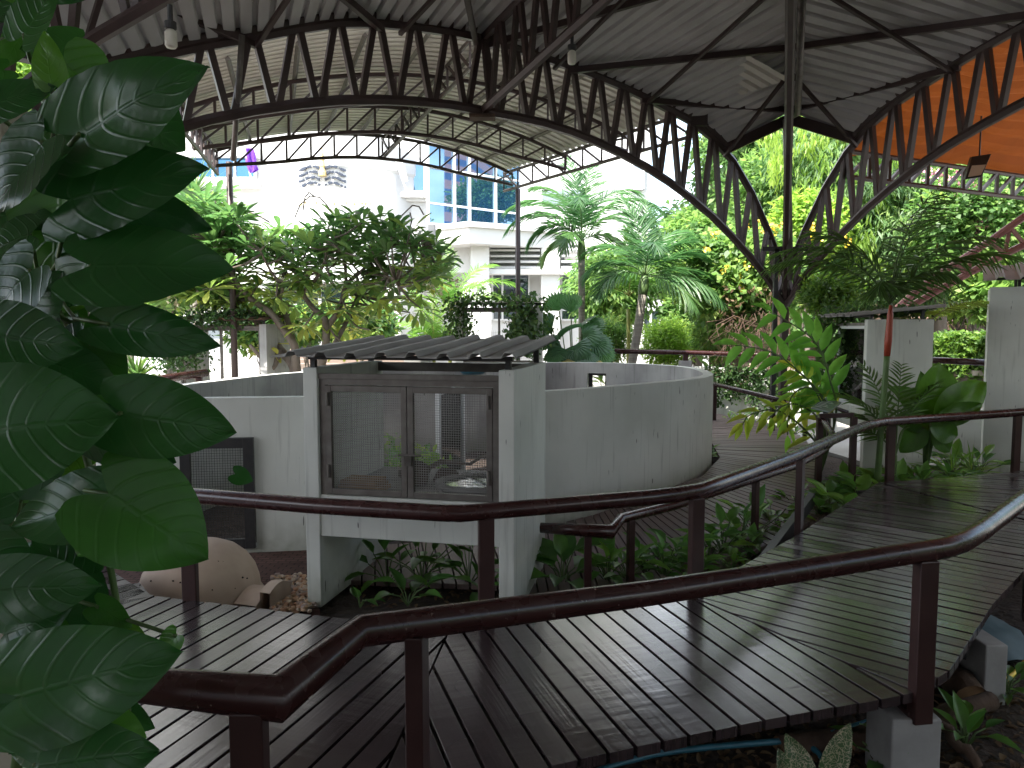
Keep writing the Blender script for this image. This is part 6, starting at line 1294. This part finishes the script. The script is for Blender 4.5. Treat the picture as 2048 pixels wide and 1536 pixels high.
# ================================================================ BACKGROUND VEGETATION
def tree(name, label, u, v, Y, ru, rv, n, k, L, lm='tree', tpl='quad', droop=0, tint=(0,1), crad=.5, base=None, trunk=.12, extra=None, cat='tree', group=None, ry=None, shell=.55, asp=.5):
    c_ = at(u,v,Y); sx = ru*Y/FPX; sz = rv*Y/FPX; b = base if base is not None else (c_.x,c_.y); t = thing(name, label, cat, (b[0],b[1],-.4), group)
    f = Fol(); cc = clumps(f, c_, (sx, ry or min(sx,2.2), sz), n, k, crad, L, L*asp, tint, tpl, droop=droop, shell=shell)
    if extra: extra(f, c_, sx, sz, cc)
    f.build('crown', LM[lm] if isinstance(lm,str) else [LM[q] for q in lm], t)
    m_ = MB(); top = c_+Vector((0,0,sz*.3)); b3_ = Vector((b[0],b[1],-.4)); m_.tube([b3_, lerp(b3_,top,.35)+Vector((.1,0,0)), lerp(b3_,top,.7), top],[trunk*1.3,trunk,trunk*.7,trunk*.3],8)
    for i in range(0, len(cc), max(1,len(cc)//14)):
        q = Vector(cc[i]); s = lerp(b3_,top,random.uniform(.35,.8)); m_.tube([s, lerp(s,q,.5)+UP*.15, q],[trunk*.35,trunk*.2,trunk*.08],5)
    m_.build('trunk', M['bark'], t); return t
def hangers(nc, region, L, tint, mi=1):
    def fn(f, c_, sx, sz, cc):
        for _ in range(nc):
            u = random.uniform(*region[:2]); v = random.uniform(*region[2:4]); p = at(u,v,region[4]+random.uniform(-.6,.6)); k = 26
            pos = np.array(p)[None]+RNG.normal(0,1,(k,3))*np.array((.10,.10,.20)); d = rdir(k)*.45; d[:,2] -= 1
            f.add(pos, d, rdir(k)+np.array((0,-.7,.2)), rnd(.16,.28,k), .05, rnd(*tint,k), 'quad', mi)
    return fn
tree('broadleaf_tree', 'dark broad tree high behind the meeting point of the arches', 1500, 285, 25, 80, 50, 80, 60, .26, 'tree', tint=(0,.5), crad=.8)
tree('broadleaf_tree', 'bright green upright tree behind the left arch foot', 1520, 405, 22, 55, 95, 80, 60, .20, 'treebright', tint=(.1,.7), crad=.5)
tree('drooping_tree', 'tall tree of fine drooping leaves with lime tips, behind the centre post', 1690, 350, 20, 130, 150, 260, 70, .26, ['bamboo','lime'], droop=1.0, tint=(0,.65), crad=.55, asp=.17, extra=lambda f,c_,a,b,cc: (hangers(14,(1530,1570,262,345,19.2),.2,(.2,.9))(f,c_,a,b,cc), hangers(22,(1600,1715,250,300,19),.2,(.2,.9))(f,c_,a,b,cc), hangers(20,(1590,1800,300,460,18.6),.2,(.0,.5))(f,c_,a,b,cc)))
tree('drooping_tree', 'tree of fine drooping leaves behind the red-stemmed palm crown', 1800, 480, 19.5, 140, 130, 220, 70, .25, ['bamboo','lime'], droop=1.0, tint=(0,.7), crad=.55, asp=.17, extra=hangers(18,(1700,1900,400,560,18.4),.2,(0,.5)))
tree('drooping_tree', 'tree of fine drooping leaves under the orange canopy at right', 1985, 370, 20, 120, 120, 200, 70, .25, ['bamboo','lime'], droop=.9, tint=(.1,.8), crad=.55, asp=.18, extra=hangers(26,(1880,2060,300,420,18.6),.2,(0,.6)))
def pinks(f, c_, sx, sz, cc):
    for u,v in ((1865,348),(1905,352),(1955,385),(1990,405),(1965,390),(2010,415),(1850,300),(2005,325),(2020,320),(1965,452),(1930,380)):
        p = at(u,v,16.4); k = 26; f.add(np.array(p)[None]+RNG.normal(0,.10,(k,3)), rdir(k), rdir(k)+np.array((0,-.8,.2)), .075, .06, .5, 'quad', 1)
LM['pinkf'] = M['pinkflower']
tree('flowering_vine', 'bank of bright climbing vine with pink flowers at right', 1955, 450, 17.2, 110, 130, 220, 60, .15, ['treebright','pinkf'], droop=.2, tint=(0,.75), crad=.42, extra=pinks, cat='flowering vine', trunk=.08, asp=.7)
def yell(f, c_, sx, sz, cc):
    for u,v in ((1520,450),(1532,462),(1545,470),(1555,455),(1610,480),(1625,455),(1495,530),(1485,575),(1480,560),(1550,600),(1450,540),(1640,478),(1685,480),(1690,485),(1540,455),(1490,455),(1432,470),(1410,500)):
        p = at(u,v,15.2); k = 11; f.add(np.array(p)[None]+RNG.normal(0,.045,(k,3)), rdir(k), rdir(k)+np.array((0,-.8,.2)), .075, .06, .5, 'quad', 1)
LM['yellowf'] = M['yellowflower']
tree('flowering_shrub', 'bright shrub with scattered yellow flowers between the arch feet', 1480, 560, 16.4, 105, 95, 330, 50, .17, ['treebright','yellowf'], droop=.2, tint=(.1,.85), crad=.40, extra=yell, cat='shrub', trunk=.07, asp=.7, base=(5.2,16.6))
tree('flowering_shrub', 'pale lime shrub right of the centre post', 1615, 450, 18.5, 60, 60, 110, 46, .17, 'lime', tint=(0,.7), crad=.4, cat='shrub', trunk=.06, asp=.6)
tree('broadleaf_tree', 'rounded bright tree behind the leaning palm', 1395, 520, 21.5, 90, 80, 200, 55, .20, 'treebright', tint=(0,.8), crad=.5, asp=.6)
tree('broadleaf_tree', 'leafy tree with hanging tips between the two tall palms', 1225, 575, 21, 75, 70, 170, 55, .20, 'treebright', droop=.6, tint=(.0,.7), crad=.45, asp=.5)
tree('shrub', 'light feathery shrub left of the brown tangled stems', 1440, 655, 17.6, 45, 55, 130, 55, .13, 'treebright', droop=.8, tint=(.3,1), crad=.3, cat='shrub', trunk=.04, asp=.3)
tree('shrub', 'feathery pale shrub behind the palm trunks', 1335, 690, 18.6, 40, 45, 90, 55, .13, 'lime', tint=(0,.5), crad=.3, cat='shrub', trunk=.03, asp=.3)
tree('shrub', 'small feathery green shrub left of the leaning palm trunk', 1215, 680, 18.3, 40, 40, 90, 50, .13, 'treebright', tint=(.2,.9), crad=.3, cat='shrub', trunk=.03, asp=.3)
tree('shrub', 'dark green shrub in front of the grey doorway', 1385, 640, 20.5, 45, 60, 100, 50, .2, 'tree', tint=(.2,.9), crad=.4, cat='shrub', trunk=.05, asp=.6)
for k in range(13):
    u = 1205+k*22+random.uniform(-6,6); bedplant('broad lime-green leafy plant in the border behind the straight handrail', u, 735, -.1, 1.0, 12, .42, .12, tint=(.0,.8), lm='lime' if k%2 else 'treebright', group='leafy plants in the border behind the straight handrail', Y=16.9+random.uniform(-.4,.6), name='border_plant')
# tangled brown stems
t = thing('tangled_stems', 'tangle of dry brown hanging stems under the yellow-flowered shrub', 'dry stems', (*at(1500,700,14.9)[:2],-.3)); m_ = MB(); rg = random.Random(9)
for k in range(70):
    u = rg.uniform(1450,1575); v = rg.uniform(620,665); p = at(u,v,15.0+rg.uniform(-.5,.5)); pts = [p]
    for j in range(4): p = p+Vector((rg.gauss(0,.16),rg.gauss(0,.12),-rg.uniform(.05,.28))); pts.append(p)
    m_.tube(pts, [.008,.008,.006,.005,.003], 4)
for k in range(12):
    u = rg.uniform(1540,1575); m_.tube([at(u,520,14.6), at(u+rg.uniform(-12,12),620,14.6), at(u+rg.uniform(-20,10),720,14.5), at(1560+rg.uniform(-20,20),820,14.4)], .012, 5)
m_.build('stems', M['dryroot'], t); f = Fol(); k = 160; uu = rnd(1440,1580,k); vv = rnd(570,660,k); f.add(np.array([tuple(at(a,b,15+RNG.normal(0,.4))) for a,b in zip(uu,vv)]), rdir(k)-np.array((0,0,.6)), rdir(k), .11, .05, rnd(0,1,k), 'quad'); f.build('dry_leaves', LM['dry'], t)
m_ = MB(); p = at(1500,735,15.6); q = at(1610,715,15.2); m_.box((p.x,p.y,-.4),(q.x,p.y+.6,.85)); tag(m_.build('planter', M['terracotta'], origin=p, bevel=.02), 'reddish brown planter box behind the straight handrail', 'planter')
for u,v,ru,rv,lb in ((520,655,60,40,'yellow-green shrub behind the frangipani trunk, left of the steps'),(720,650,55,45,'yellow-green shrub behind the frangipani, right of the steps'),(610,650,40,25,'small shrub before the dark entrance behind the frangipani')):
    tree('shrub', lb, u, v, 19.5, ru, rv, 80, 40, .26, 'frangi', tint=(.0,.75), crad=.35, cat='shrub', trunk=.03, asp=.4)
# right side behind the cages
m_ = MB(); a,b = at(1835,640,24), at(2080,640,23); m_.hexa([(a.x,a.y,-.4),(b.x,b.y,-.4),(b.x,b.y+3,-.4),(a.x,a.y+3,-.4)],[(a.x,a.y,1.75),(b.x,b.y,1.75),(b.x,b.y+3,2.9),(a.x,a.y+3,2.9)]); tag(m_.build('dry_slope', M['leaflitter']), kind='structure')
m_ = MB(); a,b = at(1840,670,22), at(2080,668,21.4); m_.hexa([(a.x,a.y,-.4),(b.x,b.y,-.4),(b.x,b.y+.05,-.4),(a.x,a.y+.05,-.4)],[(q.x,q.y+o,1.52) for q,o in ((a,0),(b,0),(b,.05),(a,.05))]); tag(m_.build('net_fence', M['greenfence'], origin=a), 'dark green shade-net fence behind the hedge', 'fence')
for u,Y,r,lb in ((1883,19.5,.22,'grey tree trunk standing behind the hedge'),(1972,19.0,.26,'thick grey tree trunk next to the right-hand white cage')):
    c_ = at(u,600,Y); t = thing('tree', lb, 'tree', (c_.x,c_.y,-.4)); m_ = MB(); m_.tube([(c_.x,c_.y,-.4),(c_.x-.03,c_.y,1.2),(c_.x-.10,c_.y,2.4),(c_.x-.3,c_.y,4.2)],[r*1.2,r,r*.9,r*.6],10); m_.build('trunk', M['bark'], t, smooth=True)
    f = Fol(); clumps(f, (c_.x-.2,c_.y,4.6), (1.6,1.4,1.3), 60, 50, .5, .24, .05, (0,.7), 'quad', droop=.9); f.build('crown', LM['bamboo'], t)
tree('shrub', 'lime shrub above the dry slope at right', 1915, 605, 20.6, 60, 30, 80, 50, .18, 'lime', tint=(0,.5), crad=.35, cat='shrub', trunk=.04)
tree('shrub', 'bright broad-leaved shrub beside the right-hand cage roof', 1975, 590, 16.5, 34, 40, 70, 36, .22, 'treebright', tint=(.3,.9), crad=.3, cat='shrub', trunk=.04, asp=.7)
tree('shrub', 'small green shrub hanging over the roof of the glass-fronted cage', 1660, 585, 12.2, 45, 30, 80, 46, .10, 'hedge', tint=(.1,.9), crad=.25, cat='shrub', trunk=.03, asp=.5)
# far wood behind everything at right
f = Fol()
for u in range(1340,2300,50):
    for v in range(262,640,62):
        if u < 1430 and v < 430: continue
        c_ = at(u+random.uniform(-20,20), v+random.uniform(-20,20), 33+random.uniform(-2,2)); clumps(f, c_, (1.0,.8,1.0), 9, 40, .6, .36, .16, (0,.8), 'quad', droop=.5)
tag(f.build('far_trees', LM['tree']), 'dense wood of green trees in the far background at right', 'trees', kind='stuff')
m_ = MB(); m_.box((9,36,-.4),(60,36.3,9)); tag(m_.build('boundary_wall', M['leaflitter'], origin=(9,36,-.4)), 'tall dark boundary wall behind the wood', 'wall')
# trees to the right, beyond the frame edge, that the bay window mirrors
for k,(x,y,h) in enumerate(((15,21,4.0),(20,24,5.5),(19,17,4.5),(26,20,6))):
    t = thing('broadleaf_tree', 'tree beyond the right edge, seen mirrored in the bay window', 'tree', (x,y,-.4), 'trees mirrored in the bay window'); f = Fol(); clumps(f, (x,y,h*.62), (1.9,1.9,h*.42), 70, 40, .7, .34, .16, (0,.6), 'quad', droop=.5); f.build('crown', LM['tree'], t); m_ = MB(); m_.tube([(x,y,-.4),(x,y,h*.6)], .15, 8); m_.build('trunk', M['bark'], t)

# left side, behind the vine
def spiky(label, u, v, Y, n, L, w, lm, z=-.4, cat='plant'):
    p = at(u,v,Y); t = thing('spiky_plant', label, cat, (p.x,p.y,z)); f = Fol(); az = rnd(0,2*math.pi,n); el = rnd(.05,1.45,n); d = np.stack([np.cos(az)*np.cos(el),np.sin(az)*np.cos(el),np.sin(el)],1); f.add(np.tile(np.array(p),(n,1)), d, np.array((0,0,1))+rdir(n)*.2, rnd(.7,1.1,n)*L, w, rnd(0,.9,n), 'blade'); f.build('foliage', LM[lm], t); m_ = MB(); m_.tube([(p.x,p.y,z),p], .07, 8); m_.build('stem', M['palmbark'], t)
spiky('spiky light green yucca between the vine leaves at left', 258, 645, 13.5, 90, 1.0, .06, 'treebright')
spiky('spiky green plant at the foot of the left cage', 275, 760, 12.5, 60, .5, .05, 'treebright')
spiky('narrow-leaved dark palm top left of the frangipani', 385, 395, 16, 90, 1.0, .03, 'palm')
tree('broadleaf_tree', 'green tree at far left behind the vine', 60, 560, 17, 90, 130, 150, 50, .24, 'treebright', droop=.4, tint=(0,.8), crad=.5)
tree('broadleaf_tree', 'bright palm-like foliage high at the far left', 20, 210, 15, 60, 120, 100, 50, .34, 'lime', droop=.6, tint=(.0,.5), crad=.5, asp=.16)
tree('broadleaf_tree', 'leafy tree behind the rusty cage roof at left', 330, 540, 18, 110, 70, 150, 50, .24, 'treebright', droop=.3, tint=(.0,.8), crad=.5)
p = at(197,640,11.5); m_ = MB(); m_.tube([(p.x,p.y,-.4),(p.x+.03,p.y,1.6),(p.x,p.y,3.0)],[.17,.15,.13],10); t = thing('palm', 'grey palm trunk behind the vine leaves at left', 'palm', (p.x,p.y,-.4)); m_.build('trunk', M['palmbark'], t, smooth=True); f = Fol(); m2 = MB()
for a in range(0,360,40): frond(f, m2, Vector((p.x,p.y,3.1)), R(a), R(55), 1.8, R(85), 34, .45, .04, .4)
f.build('crown', LM['palm'], t); m2.build('frond_stem', M['greenstem'], t)
p = at(310,720,17); m_ = MB(); m_.box((p.x-3,p.y,-.4),(p.x+5,p.y+.25,.5)); tag(m_.build('garden_wall', M['white'], origin=(p.x,p.y,-.4)), 'low pale wall behind the weathered cage at left', 'wall')
m_ = MB(); p = at(1270,740,17); 
bedge = [(1190,17.2),(1480,16.6)]
m_ = MB(); p = at(850,735,16.0); m_.box((p.x-.45,p.y,-.4),(p.x+.12,p.y+.5,.95)); tag(m_.build('planter', M['concrete'], origin=(p.x,p.y,-.4), bevel=.01), 'grey square planter behind the corrugated cage roof', 'planter')
p = at(946,740,11.6); m_ = MB(); m_.lathe((p.x,p.y,.88), [(0,.0),(.16,.0),(.22,.05),(.24,.10),(.22,.10),(.18,.03),(0,.03)], 20); tag(m_.build('basin', M['blue'], origin=(p.x,p.y,.88), smooth=True), 'blue plastic basin behind the top of the mesh cage', 'basin')

# added unseen walls that shade the near boardwalk, then trees beside it
m_ = MB(); m_.box((-16,-13,-.6),(16,-11,6.0)); m_.box((-15,-11,-.6),(-13.5,3.5,2.6)); tag(m_.build('rear_shade_wall', M['concrete'], origin=(0,-10,-.6)), 'unseen wall block added behind the camera to shade the near boardwalk', 'building')
for k,(x,y,h) in enumerate(((11.5,-4,4.2),(12.5,-.5,4.6),(12.0,3.2,4.0),(13,6.5,3.6))):
    t = thing('broadleaf_tree', 'dense dark tree right of the boardwalk, outside the frame', 'tree', (x,y,-.4), 'trees right of the boardwalk'); f = Fol(); clumps(f, (x,y,h*.5), (1.9,1.9,h*.5), 90, 40, .7, .36, .2, (0,.5), 'quad', droop=.5); f.build('crown', LM['tree'], t); m_ = MB(); m_.tube([(x,y,-.4),(x,y,h*.6)], .15, 8); m_.build('trunk', M['bark'], t)
# ================================================================ LIGHT, SKY, CAMERA
SUN_DIR = Vector((-.42,-.50,1.05)).normalized()
el = math.asin(SUN_DIR.z); rot = math.atan2(SUN_DIR.x, SUN_DIR.y)
w = bpy.data.worlds.new('World'); bpy.context.scene.world = w; w.use_nodes = True; nt = w.node_tree; bg = nt.nodes['Background']
sky = nt.nodes.new('ShaderNodeTexSky'); sky.sky_type = 'NISHITA'; sky.sun_disc = False; sky.sun_elevation = el; sky.sun_rotation = rot; sky.air_density = 1.3; sky.dust_density = 1.5
tc = nt.nodes.new('ShaderNodeTexCoord'); mpn = nt.nodes.new('ShaderNodeMapping'); mpn.inputs['Scale'].default_value = (1,1,2.2); nt.links.new(tc.outputs['Generated'], mpn.inputs['Vector'])
nz = nt.nodes.new('ShaderNodeTexNoise'); nz.inputs['Scale'].default_value = 2.6; nz.inputs['Detail'].default_value = 7; nt.links.new(mpn.outputs[0], nz.inputs['Vector'])
rp = nt.nodes.new('ShaderNodeValToRGB'); rp.color_ramp.elements[0].position = .44; rp.color_ramp.elements[1].position = .62; nt.links.new(nz.outputs['Fac'], rp.inputs['Fac'])
mx = nt.nodes.new('ShaderNodeMixRGB'); mx.inputs['Color2'].default_value = (11,11.2,11.6,1); nt.links.new(rp.outputs['Color'], mx.inputs['Fac']); nt.links.new(sky.outputs[0], mx.inputs['Color1']); nt.links.new(mx.outputs[0], bg.inputs['Color'])
bg.inputs['Strength'].default_value = .12
L_ = bpy.data.lights.new('sun', 'SUN'); L_.energy = 3.6; L_.angle = R(.6); L_.color = (1,.95,.87); lo = bpy.data.objects.new('sun', L_); C.objects.link(lo); lo.rotation_euler = SUN_DIR.to_track_quat('Z','Y').to_euler(); lo.location = (0,0,30)
cam = bpy.data.cameras.new('camera'); cam.sensor_width = 36; cam.lens = FPX/2048*36; cam.clip_end = 2000; cam.clip_start = .05
co = bpy.data.objects.new('camera', cam); C.objects.link(co); co.location = CAM; co.rotation_euler = (R(90)-PITCH, 0, 0)
sc = bpy.context.scene; sc.camera = co; sc.render.engine = 'CYCLES'; sc.view_settings.view_transform = 'Standard'; sc.view_settings.look = 'None'; sc.view_settings.exposure = 2.05; sc.view_settings.gamma = 1
sc.cycles.max_bounces = 8; sc.cycles.diffuse_bounces = 4; sc.cycles.glossy_bounces = 4; sc.cycles.transparent_max_bounces = 12; sc.cycles.sample_clamp_indirect = 6; sc.cycles.use_denoising = True
sc.render.resolution_x = 1024; sc.render.resolution_y = 768
